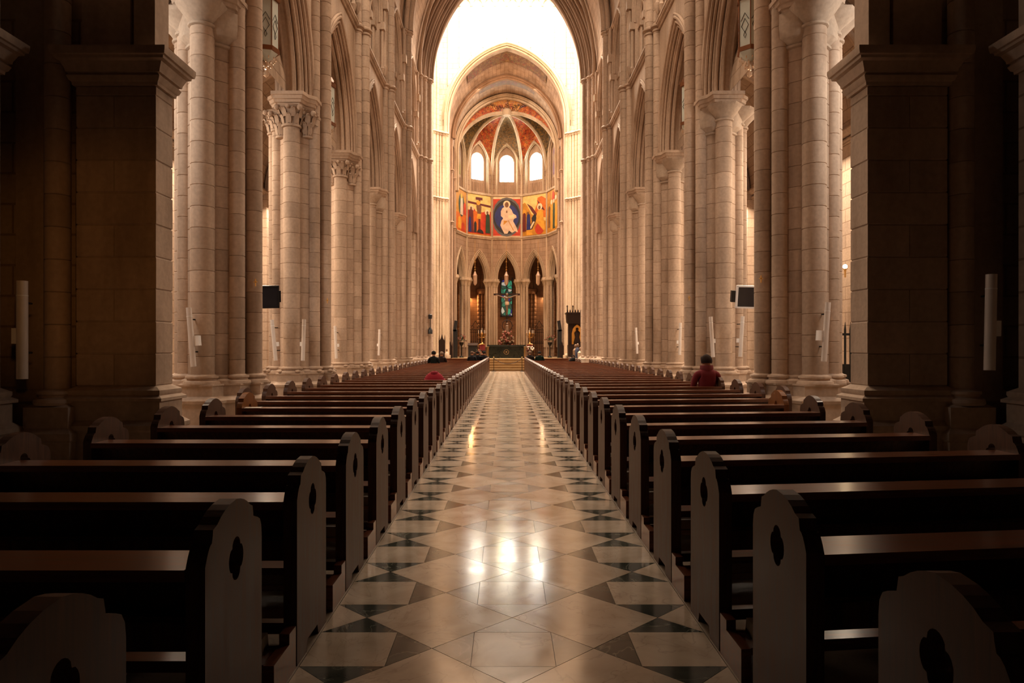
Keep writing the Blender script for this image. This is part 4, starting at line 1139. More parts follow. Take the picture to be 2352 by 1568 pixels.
for s, nm in ((-1, 'left'), (1, 'right')):
    tan = 0 if s < 0 else TAN
    ys = 2.38 if s < 0 else 2.55
    lens = (2.37, 2.80) if s < 0 else (2.66, 3.16, 2.74)
    for k in range(-1, NP - 1):
        grp = 0 if k <= 6 else 1
        orange = k == 6
        if s > 0 and k >= 31: grp = 2
        key = (s, grp, orange)
        if key not in protos:
            p = make_pew(s, lens[grp], tan, orange); protos[key] = p
        else: p = copy_tree(protos[key])
        p.location = (s * AW, ys + SP * k, 0)
        if k == -1: lab = 'dark wooden pew on the %s, nearest the camera and cut by the bottom edge' % nm
        elif k == NP - 2: lab = 'dark wooden pew on the %s, foremost before the altar steps' % nm
        elif k == 6: lab = 'wooden pew on the %s with outer end panel toned orange-lit, eighth row from the camera' % nm
        else: lab = 'dark wooden pew left of the aisle, %s row from the camera' % ORD[k + 1] if s < 0 else 'dark wooden pew right of the aisle, %s row from the camera' % ORD[k + 1]
        tag(p, lab, 'pew', 'wooden pews ' + ('left' if s < 0 else 'right') + ' of the aisle')
# hymn leaflets on the left eighth row
m = MB(); m.box(-.10, .10, -.07, .07, 0, .006); o = m.obj('leaflet', M_PAPER, smooth=False); o.location = (-3.28, 2.38 + SP * 6 + .10, .822); o.rotation_euler = (0, 0, .15)
tag(o, 'white leaflet lying on the ledge of a left pew by its outer end', 'leaflet')

# front prie-dieu screens at the end of the pews
for s, nm in ((-1, 'left'), (1, 'right')):
    r = empty('front_screen', (s * (AW + 1.5), 42.6, 0)); tag(r, 'low dark wooden screen in front of the foremost %s pew' % nm, 'screen', 'pew front screens')
    m = MB().box(-1.5, 1.5, 0, .05, .08, .86); m.obj('screen_board', M_WOODX, r, smooth=False)
    m = MB().box(-1.5, 1.5, -.08, .10, .86, .90); m.obj('screen_ledge', M_WOODX, r, smooth=False)
    for q in (-1.46, 1.46): MB().box(q - .04, q + .04, -.06, .10, 0, .96).obj('post', M_WOODX, r, smooth=False)

# ================================================================== CHANCEL: steps, altar, furniture
r = empty('altar_steps', (0, 45.2, 0)); tag(r, 'golden stone steps leading up to the altar', 'steps')
SZ = .16
for i in range(5):
    y0 = .34 * i; o = MB().box(-3.98, 3.98, y0, 9.0, SZ * i, SZ * (i + 1) - .02).obj('step', M_STEP, r, smooth=False)
    MB().box(-4.0, 4.0, y0 - .02, 9.0, SZ * (i + 1) - .02, SZ * (i + 1)).obj('step_nosing', simple('pale_nosing%d' % i, (.42, .29, .15), .3) if i == 0 else MATS['pale_nosing0'], r, smooth=False)
ZA = 5 * SZ
r = empty('altar', (0, 49.9, ZA)); r.location.x = at(1163, 800, 49.9).x; tag(r, 'dark green marble altar block at the top of the steps', 'altar')
m = MB(); rect_prof(m, -1.25, 1.25, -.45, .45, [(0, .06), (.06, .06), (.09, 0), (.84, 0), (.87, .06)]); m.obj('altar_block', M_GREEN, r)
m = MB(); rect_prof(m, -1.30, 1.30, -.5, .5, [(.87, .07), (.90, .10), (.965, .10), (.97, .08)]); m.obj('altar_table', M_GREEN, r)
m = MB()
for q in range(4):
    a = PI / 2 * q + PI / 4; m.tube([(.17 * math.cos(a + t * .2) * (1 + .15 * math.sin(t * 2)), -.46, .45 + .17 * math.sin(a + t * .2)) for t in range(-4, 5)], .02, 6)
m.ball((0, -.46, .45), .07, .03, .07); m.obj('carved_emblem', M_STEP, r)
for s in (-1, 1):
    m = MB(); m.lathe([(.09, 0), (.1, .05), (.07, .12), (.07, .6), (.10, .7), (.12, .8)], (s * 1.33, -.35, .02), n=8); m.obj('corner_column', M_STEP, r)
# rope across the steps
def stanchion(px, lab):
    p = at(px, 797, 44.9); o = empty('rope_stand', (p.x, 44.9, 0)); tag(o, lab, 'stand', 'rope stands')
    MB().lathe([(.16, 0), (.16, .02), (.04, .05)], n=12).obj('stand_base', M_IRON, o)
    MB().lathe([(.02, .04), (.02, .9)], n=8).obj('post', M_IRON, o); MB().ball((0, 0, .93), .04).obj('finial', M_BRASS, o)
    return p.x
xa = stanchion(1134, 'thin rope stand at the left end of the rope'); xb = stanchion(1199, 'thin rope stand at the right end of the rope')
m = MB(); m.tube([(xa + (xb - xa) * t / 16, 44.9, .86 - .36 * (1 - (2 * t / 16 - 1) ** 2)) for t in range(17)], .022, 6)
tag(m.obj('barrier_rope', M_ROPE), 'dark rope sagging across the foot of the altar steps', 'rope')

# crucifix
r = empty('crucifix', (at(1164, 700, 53.0).x, 53.0, ZA)); tag(r, 'tall dark crucifix with carved body in front of the lower stained window', 'crucifix')
zarm = at(1164, 676, 53.0).z - ZA
MB().box(-.06, .06, -.05, .05, 0, zarm + .1).obj('cross_post', M_WOODD, r, smooth=False)
MB().box(-1.02, 1.02, -.05, .05, zarm - .07, zarm + .07).obj('cross_bar', M_WOODD, r, smooth=False)
MB().lathe([(.35, 0), (.35, .1), (.15, .25)], n=10).obj('cross_foot', M_WOODD, r)
m = MB(); b0 = zarm - 1.55
m.tube([(0, -.1, b0 - .05), (.03, -.12, b0 + .3), (0, -.18, b0 + .55), (.02, -.12, b0 + .85), (0, -.12, b0 + 1.1), (0, -.13, b0 + 1.3), (0, -.17, b0 + 1.42)], [.05, .08, .09, .14, .13, .18, .06], 10)
for s in (-1, 1): m.tube([(0, -.12, b0 + 1.32), (s * .25, -.11, b0 + 1.3), (s * .55, -.09, b0 + 1.42), (s * .84, -.07, b0 + 1.52)], [.09, .06, .045, .03], 8)
m.ball((.02, -.2, b0 + 1.52), .10, .11, .14); m.obj('carved_body', M_BODY, r)
m = MB(); m.lathe([(.15, 0), (.17, .12), (.14, .26)], (0.02, -.14, b0 + .72), n=10); m.obj('loin_cloth', flat('linen', (.5, .36, .25)), r)

# lower stained window with stone surround
wz0, wz1 = at(0, 724, 61.5).z, at(0, 641, 61.5).z
wo = empty('window_6', (at(1163.5, 700, 61.5).x, 61.9, 0)); struct(wo, 'narrow twin stained glass window behind the altar')
for s in (-1, 1):
    MB().rings([[(h + s * .25, -.02, z) for h, z in arc(.22, .05, wz1 - .3, 6, foot=wz0)], [(h + s * .25, .02, z) for h, z in arc(.22, .05, wz1 - .3, 6, foot=wz0)]]).obj('stained_glass', M_SG2, wo, smooth=False)
m = MB(); m.box(-.03, .03, -.04, .04, wz0, wz1); m.box(-.55, -.47, -.05, .05, wz0 - .1, wz1 + .2); m.box(.47, .55, -.05, .05, wz0 - .1, wz1 + .2); m.box(-.55, .55, -.05, .05, wz0 - .12, wz0)
m.obj('window_frame', M_BLACK, wo, smooth=False)
# statue shrine behind the altar
sh = empty('flower_shrine', (at(1165, 790, 52.2).x, 52.2, ZA)); tag(sh, 'tiered shrine of pink flowers with small gilt figure behind the altar', 'shrine')
MB().lathe([(.30, 0), (.34, .1), (.16, .5), (.12, .9), (.22, 1.05), (.6, 1.1)], n=12).obj('pedestal', M_WOODD, sh)
m = MB(); m2 = MB()
for i in range(90):
    t = rnd.random(); a = rnd.random() * 2 * PI; rr = (.85 - .55 * t) * math.sqrt(rnd.random()) 
    c = (rr * math.cos(a), rr * math.sin(a) * .6, .75 + 1.25 * t)
    (m if i % 2 else m2).ball(c, .07 + .05 * rnd.random(), n=6, k=4)
tag(m.obj('petals', M_PETAL, sh), kind='stuff'); tag(m2.obj('leaves', simple('bronze_leaf', (.16, .10, .05), .5), sh), kind='stuff')
m = MB(); m.lathe([(.16, 1.9), (.2, 2.0), (.12, 2.3), (.13, 2.42), (.05, 2.5)], n=10); m.ball((0, 0, 2.58), .09); m.obj('small_figure', M_BODY, sh)
m = MB(); m.tube([(.38 * math.cos(t * PI / 8), .02, 2.45 + .42 * math.sin(t * PI / 8)) for t in range(17)], .035, 6)
for t in range(12): m.tube([(.38 * math.cos(t * PI / 6), .02, 2.45 + .42 * math.sin(t * PI / 6)), (.5 * math.cos(t * PI / 6), .02, 2.45 + .55 * math.sin(t * PI / 6))], .02, 5)
m.obj('ray_halo', M_WOODD, sh)
m = MB()
for s in (-1, 1): m.tube([(s * .3, -.1, .25), (s * .8, -.1, .45), (s * 1.1, -.1, .8)], [.05, .04, .02], 6)
m.obj('brass_arms', M_BRASS, sh)

# hanging sanctuary lamps in the apse arches
for px, lab in ((1091, 'left'), (1163, 'centre'), (1236, 'right')):
    Y = 56.6 if px != 1163 else 57.6; x = at(px, 0, Y).x; zb = at(0, 655, Y).z; zt = at(0, 588, Y).z
    r = empty('hanging_lamp', (x, Y, zb)); tag(r, 'slender hanging lamp in the %s apse arch' % lab, 'lamp', 'hanging lamps of the apse')
    H = zt - zb
    MB().lathe([(.05, 0), (.16, .15), (.17, .75), (.20, .80), (.12, .95), (.05, 1.15)], n=6).obj('lamp_glass', simple('amber_lamp_glass_' + lab, (.62, .42, .30), .3), r)
    m = MB(); m.tube([(0, 0, 1.1), (0, 0, H)], .035, 6)
    for z in (1.3, H * .62, H * .8): m.ball((0, 0, z), .08, .08, .05, n=8, k=4)
    m.tube([(0, 0, H), (0, 0, H + 1.3)], .015, 5)
    m.obj('lamp_chain', M_BRASS, r)

# wrought iron grilles
def grille(pxa, pxb, lab):
    Y = 57.2; xa, xb = at(pxa, 0, Y).x, at(pxb, 0, Y).x; zt = at(0, 757, Y).z - ZA; W_ = xb - xa
    r = empty('iron_grille', ((xa + xb) / 2, Y, ZA)); tag(r, lab, 'grille', 'wrought iron grilles')
    n = 9
    for i in range(n):
        x = -W_ / 2 + W_ * i / (n - 1); MB().tube([(x, 0, 0), (x, 0, zt)], .022, 6).obj('bar', M_IRON, r)
    m = MB()
    for z in (.05, zt * .5, zt): m.box(-W_ / 2, W_ / 2, -.02, .02, z - .025, z + .025)
    m.obj('rail', M_IRON, r, smooth=False)
    m = MB()
    for i in range(n - 1):
        x = -W_ / 2 + W_ * (i + .5) / (n - 1); m.tube([(x + p[0], 0, p[1]) for p in arc(W_ / (n - 1) / 2, .02, zt - .3, 4)], .015, 5)
        m.tube([(x + .06 * math.cos(t * PI / 4), 0, zt * .5 + .12 + .06 * math.sin(t * PI / 4)) for t in range(9)], .012, 5)
    for s in (-1, 1):
        m.tube([(s * W_ / 2, 0, zt), (s * W_ * .42, 0, zt + .45), (s * W_ * .2, 0, zt + .3), (0, 0, zt + .75)], .025, 6)
        m.tube([(s * (.25 + .12 * math.cos(t)), 0, zt + .2 + .12 * math.sin(t)) for t in [q * .7 for q in range(9)]], .018, 5)
    m.obj('scroll_crest', M_IRON, r)
grille(1074, 1110, 'black wrought iron grille with scroll crest in the left apse arch')
grille(1220, 1257, 'black wrought iron grille with scroll crest in the right apse arch')
# candelabra
def candelabrum(px, lab):
    Y = 53.8; b = at(px, 812, Y); r = empty('candelabrum', (b.x, Y, ZA)); tag(r, lab, 'candelabrum', 'brass candelabra')
    H = at(0, 752, Y).z - ZA
    MB().lathe([(.25, 0), (.25, .06), (.08, .2), (.06, .6), (.10, .8), (.05, 1.0), (.06, H - .6), (.10, H - .5), (.04, H - .35)], n=10).obj('stem', M_BRASS, r)
    m = MB(); c = MB()
    for j in range(7):
        a = 2 * PI * j / 7; x, y = .30 * math.cos(a), .30 * math.sin(a)
        m.tube([(0, 0, H - .75), (x * .6, y * .6, H - .8), (x, y, H - .6), (x, y, H - .5)], .018, 5); m.lathe([(.03, 0), (.06, .04)], (x, y, H - .5), n=8); c.lathe([(.022, 0), (.022, .26)], (x, y, H - .46), n=6)
    c.lathe([(.025, 0), (.025, .32)], (0, 0, H - .35), n=6)
    m.obj('arms', M_BRASS, r); c.obj('candles', M_PAPER, r)
candelabrum(1107, 'brass branched candelabrum left of the altar'); candelabrum(1217, 'brass branched candelabrum right of the altar')
# red tabernacle lamps / boxes
for px, lab in ((1108, 'left'), (1217, 'right')):
    Y = 51.0; b = at(px, 0, Y); r = empty('red_box', (b.x, Y, ZA)); tag(r, 'small red cushioned chest with brass trim %s of the altar' % lab, 'chest', 'red chests')
    m = MB().box(-.2, .2, -.2, .2, .55, .98); m.obj('chest', M_RED, r, smooth=False)
    m = MB(); rect_prof(m, -.2, .2, -.2, .2, [(0, .05), (.05, .05), (.08, -.05), (.45, -.05), (.5, .04), (.55, .04)]); m.obj('stand', M_WOODD, r)
    m = MB(); m.lathe([(.26, .98), (.26, 1.02), (.08, 1.08), (.03, 1.16)], n=10); m.obj('lid', M_BRASS, r)
# flower plants
def plant(px, py, Y, H, lab, pet, R=.42):
    b = at(px, 0, Y); r = empty('flower_arrangement', (b.x, Y, ZA)); tag(r, lab, 'flowers', 'flower arrangements')
    MB().lathe([(.16, 0), (.18, .04), (.05, .15), (.04, H * .45), (.16, H * .55), (.18, H * .62)], n=10).obj('stand', M_IRON, r)
    lf = MB(); pt = MB()
    for i in range(46):
        a = rnd.random() * 2 * PI; e = rnd.random() * 1.3 - .2; L = R * (.6 + .5 * rnd.random()); c = Vector((0, 0, H * .68))
        d = Vector((math.cos(a) * math.cos(e), math.sin(a) * math.cos(e), math.sin(e) + .15)).normalized()
        p1 = c + d * L; sdv = d.cross(Vector((0, 0, 1))).normalized() * .03
        n = lf.vs([c + d * .05, c + d * L * .55 + sdv, p1, c + d * L * .55 - sdv + Vector((0, 0, .01))]); lf.face((n, n + 1, n + 2, n + 3))
        if i % 3 == 0: pt.ball(tuple(c + d * L * .8), .055, n=6, k=4)
    tag(lf.obj('leaves', M_GREENL, r), kind='stuff'); tag(pt.obj('blossoms', pet, r), kind='stuff')
plant(1060, 0, 52.4, 1.9, 'tall flower arrangement on a dark stand at the far left of the altar', M_PETAL, .62)
plant(1263, 0, 52.4, 1.9, 'tall flower arrangement on a dark stand at the far right of the altar', M_PETAL, .62)
plant(1218, 0, 49.8, .9, 'low white and green bouquet beside the right end of the altar', M_PAPER, .32)
plant(1100, 0, 48.4, .45, 'low dark bouquet at the left foot of the altar', M_PETAL, .45)
# carved chairs / stalls and canopy altar
def gothic_chair(px, pt, pw, Y, lab):
    b = at(px, 0, Y); zb = ZA if abs(b.x) < 3.9 else 0; H = at(0, pt, Y).z - zb; hw = pw * Y / 1568 / 2
    r = empty('carved_chair', (b.x, Y, zb)); tag(r, lab, 'chair', 'carved gothic chairs')
    MB().rings([[(x, y, z) for x, z in ((-hw, 0), (hw, 0), (hw, H * .78), (hw * .3, H * .88), (0, H), (-hw * .3, H * .88), (-hw, H * .78))] for y in (0, .07)]).obj('backrest', M_WOODD, r, smooth=False)
    MB().box(-hw, hw, -.5, 0, .40, .48).obj('seat', M_WOODD, r, smooth=False)
    for x in (-hw + .03, hw - .03):
        MB().box(x - .03, x + .03, -.5, -.44, 0, .75).obj('leg', M_WOODD, r, smooth=False)
        MB().lathe([(.04, H * .75), (.03, H * .86), (.01, H * .96)], (x, .03, 0), n=6).obj('pinnacle', M_WOODD, r)
gothic_chair(1015, 766, 15, 46.5, 'small carved wooden throne with gable left of the altar steps')
gothic_chair(1034, 783, 12, 50.5, 'low dark choir chair near the left flower stand')
gothic_chair(1291, 784, 12, 50.5, 'low dark choir chair near the right flower stand')
for px, lab in ((1046, 'left'), (1285, 'right')):
    b = at(px, 0, 50.8); H = at(0, 733, 50.8).z - ZA
    r = empty('tall_stand', (b.x, 50.8, ZA)); tag(r, 'tall dark stand with tilted loudspeaker at the %s of the altar' % lab, 'stand', 'tall stands by the altar')
    MB().box(-.16, .16, -.12, .12, 0, 2.1).obj('cabinet', M_BLACK, r, smooth=False)
    MB().lathe([(.05, 2.1), (.04, H - .8)], n=8).obj('pole', M_BLACK, r); o = MB().box(-.12, .12, -.12, .12, -.4, .4).obj('loudspeaker', M_BLACK, r, smooth=False); o.location = (0, 0, H - .5); o.rotation_euler = (0, .15 if px < 1163 else -.15, 0)
r = empty('canopy_altarpiece', (at(1326, 0, 47.0).x, 47.0, .0)); tag(r, 'dark carved wooden altarpiece with crested canopy and golden niche on the right', 'altarpiece')
H = at(0, 718, 47.0).z
MB().box(-.65, .65, -.35, .4, 0, 1.75).obj('cabinet', M_WOODD, r, smooth=False)
m = MB(); pierced(m, spread(-.62, .62, [-.38, .38, 0], 12), lambda h: 1.75, lambda h: H - .65, [(0, .38, lambda h: 1.8, lambda h: arc_z(.38, .3, 2.55, h))], 0, .15, MPY); m.obj('niche_frame', M_WOODD, r, smooth=False)
MB().box(-.5, .5, .16, .22, 1.75, H - .6).obj('gold_ground', M_GOLD, r, smooth=False)
m = MB(); m.lathe([(.20, 1.76), (.24, 1.9), (.15, 2.3), (.2, 2.6), (.08, 2.75)], (0, .06, 0), n=10); m.ball((0, .06, 2.85), .1); m.obj('dark_statue', M_WOODD, r)
m = MB(); rect_prof(m, -.66, .66, -.5, .3, [(H - .75, 0), (H - .65, .08), (H - .1, .12), (H - .08, .16), (H, .16)]); m.obj('canopy', M_WOODD, r)
m = MB()
for i in range(9): m.lathe([(.04, 0), (.05, .08), (.01, .2)], (-.72 + .18 * i, -.5, H), n=6)
for x in (-.74, -.35, .3): m.lathe([(.035, 0), (.03, .35), (.06, .4), (.01, .5)], (x, -.5, H), n=6)
m.obj('crest', M_WOODD, r)
# nativity figures
def figure(px, pt, Y, lab, mat, base_z=0.0, w_=.16):
    b = at(px, 0, Y); H = at(0, pt, Y).z - base_z
    r = empty('statue', (b.x, Y, base_z)); tag(r, lab, 'statue', 'figures beside the altarpiece')
    MB().lathe([(w_ * 1.2, 0), (w_ * 1.25, .05), (w_, H * .35), (w_ * 1.05, H * .6), (w_ * 1.1, H * .78), (w_ * .4, H * .86)], n=12).obj('robe', mat, r)
    MB().ball((0, 0, H * .93), w_ * .55, w_ * .6, H * .07).obj('head', M_BODY, r)
figure(1322, 790, 44.4, 'robed statue in brown beside the altarpiece', flat('brown_robe', (.22, .13, .07)))
figure(1327, 788, 43.9, 'robed statue in dark blue beside the altarpiece', flat('navy_robe', (.02, .03, .07)))
figure(1333, 797, 43.5, 'pale kneeling statue beside the altarpiece', flat('pale_robe', (.5, .38, .28)))
figure(1026, 800, 46.0, 'small pale statue near the carved throne', flat('pale_robe', (.5, .38, .28)), 0, .12)
# lectern on the left
r = empty('lectern', (at(1086, 0, 48.9).x, 48.9, ZA)); tag(r, 'dark draped lectern desk left of the altar', 'lectern')
MB().box(-.32, .32, -.2, .2, 0, .95).obj('body', M_BLACK, r, smooth=False); o = MB().box(-.36, .36, -.28, .28, 0, .05).obj('desk_top', M_WOODD, r, smooth=False); o.location = (0, 0, .97); o.rotation_euler = (.3, 0, 0)

# ================================================================== LANTERNS
def make_lantern():
    root = empty('hexagonal_lantern')
    R = .25
    for j in range(6):
        a0, a1 = PI / 3 * j, PI / 3 * (j + 1); m = MB()
        p = [(R * math.cos(a), R * math.sin(a)) for a in (a0, a1)]
        m.rings([[(p[0][0], p[0][1], z), (p[1][0], p[1][1], z), (p[1][0] * .97, p[1][1] * .97, z), (p[0][0] * .97, p[0][1] * .97, z)] for z in (0.03, 1.12)])
        pane = m.obj('lantern_pane', M_GLASSP, root, smooth=False)
        mid = Vector(((p[0][0] + p[1][0]) / 2, (p[0][1] + p[1][1]) / 2, 0)); t = Vector((p[1][0] - p[0][0], p[1][1] - p[0][1], 0)).normalized(); nr = mid.normalized()
        o = MB(); q = lambda u, z: tuple(mid + nr * .006 + t * u + Vector((0, 0, z)))
        o.tube([q(-.09, .62), q(0, .78), q(.09, .62)], .006, 4); o.tube([q(-.08, .5), q(0, .66), q(.08, .5), q(0, .36), q(-.08, .5)], .006, 4); o.tube([q(0, .38), q(-.03, .3), q(0, .24), q(.03, .3), q(0, .38)], .005, 4)
        o.obj('pane_tracery', M_IRON, pane)
    m = MB()
    for j in range(6):
        a = PI / 3 * j; m.tube([(R * 1.01 * math.cos(a), R * 1.01 * math.sin(a), 0), (R * 1.01 * math.cos(a), R * 1.01 * math.sin(a), 1.15)], .012, 5)
    m.obj('corner_bars', M_COPPER, root)
    m = MB(); m.lathe([(.24, -.03), (.285, -.03), (.285, .06), (.26, .07)], n=6); m.obj('lower_band', M_COPPER, root)
    m = MB(); m.lathe([(.26, 1.08), (.29, 1.1), (.29, 1.2), (.27, 1.22), (.16, 1.42), (.03, 1.5)], n=6)
    for j in range(12):
        a = PI / 6 * j; m.lathe([(.02, 1.2), (.012, 1.27), (.002, 1.31)], (.27 * math.cos(a), .27 * math.sin(a), 0), n=5)
    m.obj('crown', M_COPPER, root)
    m = MB(); m.lathe([(.24, -.03), (.15, -.14), (.05, -.2)], n=6)
    m.obj('lower_glass', M_GLASSP, root)
    m = MB()
    for k in range(3):
        for j in range(10 - 2 * k):
            a = 2 * PI * j / (10 - 2 * k); rr = .2 - .055 * k; m.ball((rr * math.cos(a), rr * math.sin(a), -.17 - .08 * k), .014, .014, .035, n=5, k=4)
    m.lathe([(.02, -.2), (.05, -.38), (.03, -.42), (.06, -.46), (.055, -.52), (.01, -.56)], n=8)
    for j in range(6): m.tube([(0.02, 0, -.3), (.12 * math.cos(j * PI / 3), .12 * math.sin(j * PI / 3), -.34), (.1 * math.cos(j * PI / 3), .1 * math.sin(j * PI / 3), -.26)], .008, 4)
    m.obj('crystal_pendant', M_CRYSTAL, root)
    MB().tube([(0, 0, 1.48), (0, 0, 3.2)], .012, 5).obj('chain', M_IRON, root)
    return root
lp = None
WH = ['between the first and second', 'between the second and third', 'between the third and fourth', 'between the fourth and fifth']
for side, nm in ((-1, 'left'), (1, 'right')):
    for b in range(4):
        yc = PY[1] + BAY * (b + .5)
        if lp is None: o = lp = make_lantern()
        else: o = copy_tree(lp)
        o.location = (side * 5.28, yc, 8.05); o.rotation_euler = (0, 0, .26)
        tag(o, 'hexagonal white glass lantern hanging %s piers on the %s' % (WH[b], nm), 'lantern', 'hexagonal lanterns in the arcade')

# ================================================================== LINE SPEAKERS, SCREENS
def speaker(px, pt, pb, Y, tilt, lab, bx, reach=.22):
    a = at(px, pt, Y); b = at(px, pb, Y); L = a.z - b.z; r_ = .046 if Y > 9 else .056
    r = empty('line_speaker', (a.x, Y, (a.z + b.z) / 2)); r.rotation_euler = (0.0, tilt, 0); tag(r, lab, 'speaker', 'white line speakers on the piers')
    MB().lathe([(r_, -L / 2), (r_, L / 2 - L * .15)], n=14).obj('speaker_tube', M_SPK, r)
    MB().lathe([(r_ * .98, 0), (r_ * .98, L * .145)], (0, 0, L / 2 - L * .145), n=14).obj('speaker_head', M_SPK, r)
    MB().lathe([(r_ * 1.04, 0), (r_ * 1.04, .012)], (0, 0, L / 2 - L * .155), n=14).obj('joint_band', M_WHITEP, r)
    m = MB(); x0, x1 = sorted((bx * .045, bx * (.12 if Y < 12 else .085))); m.box(x0, x1, .0, .10, -.15, .02 if Y < 12 else -.05); m.obj('mount_box', M_WHITEP, r, smooth=False)
    m = MB(); m.tube([(0, .03, .30), (bx * .05, reach, .30)], .012, 5); m.tube([(0, .03, -.25), (bx * .05, reach, -.25)], .012, 5); m.obj('bracket', M_IRON, r)
speaker(439, 706, 842, 11.50, -.08, 'white line speaker leaning on the first left pier', 1)
speaker(629, 734, 828, 16.30, -.09, 'white line speaker on the outer side of the second left pier', 1)
speaker(697, 733, 828, 16.45, .03, 'white line speaker on the nave side of the second left pier', -1)
speaker(771, 748, 823, 21.25, -.04, 'white line speaker on the third left pier', 1, .35)
speaker(871, 756, 816, 26.3, .03, 'white line speaker on the fourth left pier', -1, .7)
speaker(1897, 694, 830, 11.50, .07, 'white line speaker leaning on the first right pier', -1)
speaker(1703, 726, 819, 16.35, .06, 'white line speaker under the white framed screen', -1)
speaker(1635, 727, 820, 16.45, -.06, 'white line speaker on the nave side of the second right pier', 1)
speaker(1562, 741, 815, 21.25, .02, 'white line speaker on the third right pier', -1, .35)
speaker(1462, 752, 812, 26.3, -.05, 'white line speaker on the fourth right pier', 1, .7)
speaker(51, 645, 870, 7.45, 0, 'white line speaker in shadow on the left entrance wall', -1)
speaker(2275, 630, 850, 7.45, 0.02, 'white line speaker in shadow on the right entrance wall', 1)

def screen(px0, px1, py0, py1, Y, yaw, bx, mf, lab):
    c = at((px0 + px1) / 2, (py0 + py1) / 2, Y); W_ = (px1 - px0) * Y / 1568; H_ = (py1 - py0) * Y / 1568
    r = empty('wall_screen', c, yaw); r.rotation_euler = (.16, -.05 if bx > 0 else .03, yaw); tag(r, lab, 'screen', 'flat screens on the piers')
    m = MB(); m.box(-W_ / 2, W_ / 2, 0, .09, -H_ / 2, H_ / 2); m.box(-W_ / 2, W_ / 2, -.02, 0, H_ / 2 - .035, H_ / 2); m.box(-W_ / 2, W_ / 2, -.02, 0, -H_ / 2, -H_ / 2 + .035)
    m.box(-W_ / 2, -W_ / 2 + .035, -.02, 0, -H_ / 2, H_ / 2); m.box(W_ / 2 - .035, W_ / 2, -.02, 0, -H_ / 2, H_ / 2); m.obj('frame', mf, r, smooth=False)
    MB().box(-W_ / 2 + .03, W_ / 2 - .03, -.008, .0, -H_ / 2 + .03, H_ / 2 - .03).obj('display', M_SCREEN, r, smooth=False)
    m = MB(); m.box(min(0, bx), max(0, bx), .09, .14, -.04, .04); m.box(bx - .06, bx + .06, .08, .22, -.13, .13); m.obj('mounting_arm', M_BLACK, r, smooth=False)
screen(578, 640, 656, 708, 15.4, .5, .30, M_BLACK, 'black framed flat screen beside the second left pier')
screen(1692, 1747, 656, 708, 15.4, -.12, -.30, M_WHITEP, 'white framed flat screen beside the second right pier')

# small gilt crosses on the nave shafts
for px, py, Y, lab in ((587, 648, 12.28, 'first left'), (752, 690, 17.2, 'second left'), (1748, 640, 12.28, 'first right'), (1583, 684, 17.2, 'second right')):
    c = at(px, py, Y); o = MB(); o.box(-.007, .007, -.01, .01, -.07, .06); o.box(-.03, .03, -.01, .01, -.003, .014); o = o.obj('wall_cross', M_GOLD, smooth=False); o.location = c
    tag(o, 'tiny gilt cross fixed to the shaft of the %s pier' % lab, 'cross', 'gilt crosses')
# camera unit on the crossing pier
c = at(988, 727, 37.7); r = empty('wall_spotlight', c); tag(r, 'small dark spotlight pair on the left crossing pier', 'spotlight')
MB().lathe([(.10, -.12), (.12, .1), (.05, .14)], n=10).obj('upper_lamp', M_BLACK, r); MB().lathe([(.13, -.95), (.13, -.75), (.05, -.6)], n=10).obj('lower_lamp', M_BLACK, r); MB().tube([(0, .05, -.8), (0, .05, .1)], .02, 5).obj('bracket', M_IRON, r)
# aisle lamp and gate on the right
c = at(1941, 612, 18.8); r = empty('wall_lamp', c); tag(r, 'small glowing wall lamp on the right aisle wall', 'lamp')
MB().ball((0, 0, 0), .06).obj('bulb', emit('warm_bulb', (1, .78, .45), 60), r); MB().lathe([(.02, -.3), (.03, -.1), (.07, -.06)], n=8).obj('holder', M_BRASS, r)
r = empty('chapel_gate', (8.9, 17.6, 0)); tag(r, 'black iron chapel gate with spear tips in the right aisle', 'gate')
for i in range(14): MB().tube([(-.9 + .14 * i, 0, 0), (-.9 + .14 * i, 0, 2.05), (-.9 + .14 * i, 0, 2.25)], [.03, .03, .004], 5).obj('bar', M_IRON, r)
m = MB(); m.box(-.95, .95, -.02, .02, .1, .16); m.box(-.95, .95, -.02, .02, 1.1, 1.16); m.box(-.95, .95, -.02, .02, 1.9, 1.96); m.box(-.95, .95, -.015, .015, .1, 1.1); m.obj('rail', M_IRON, r, smooth=False)

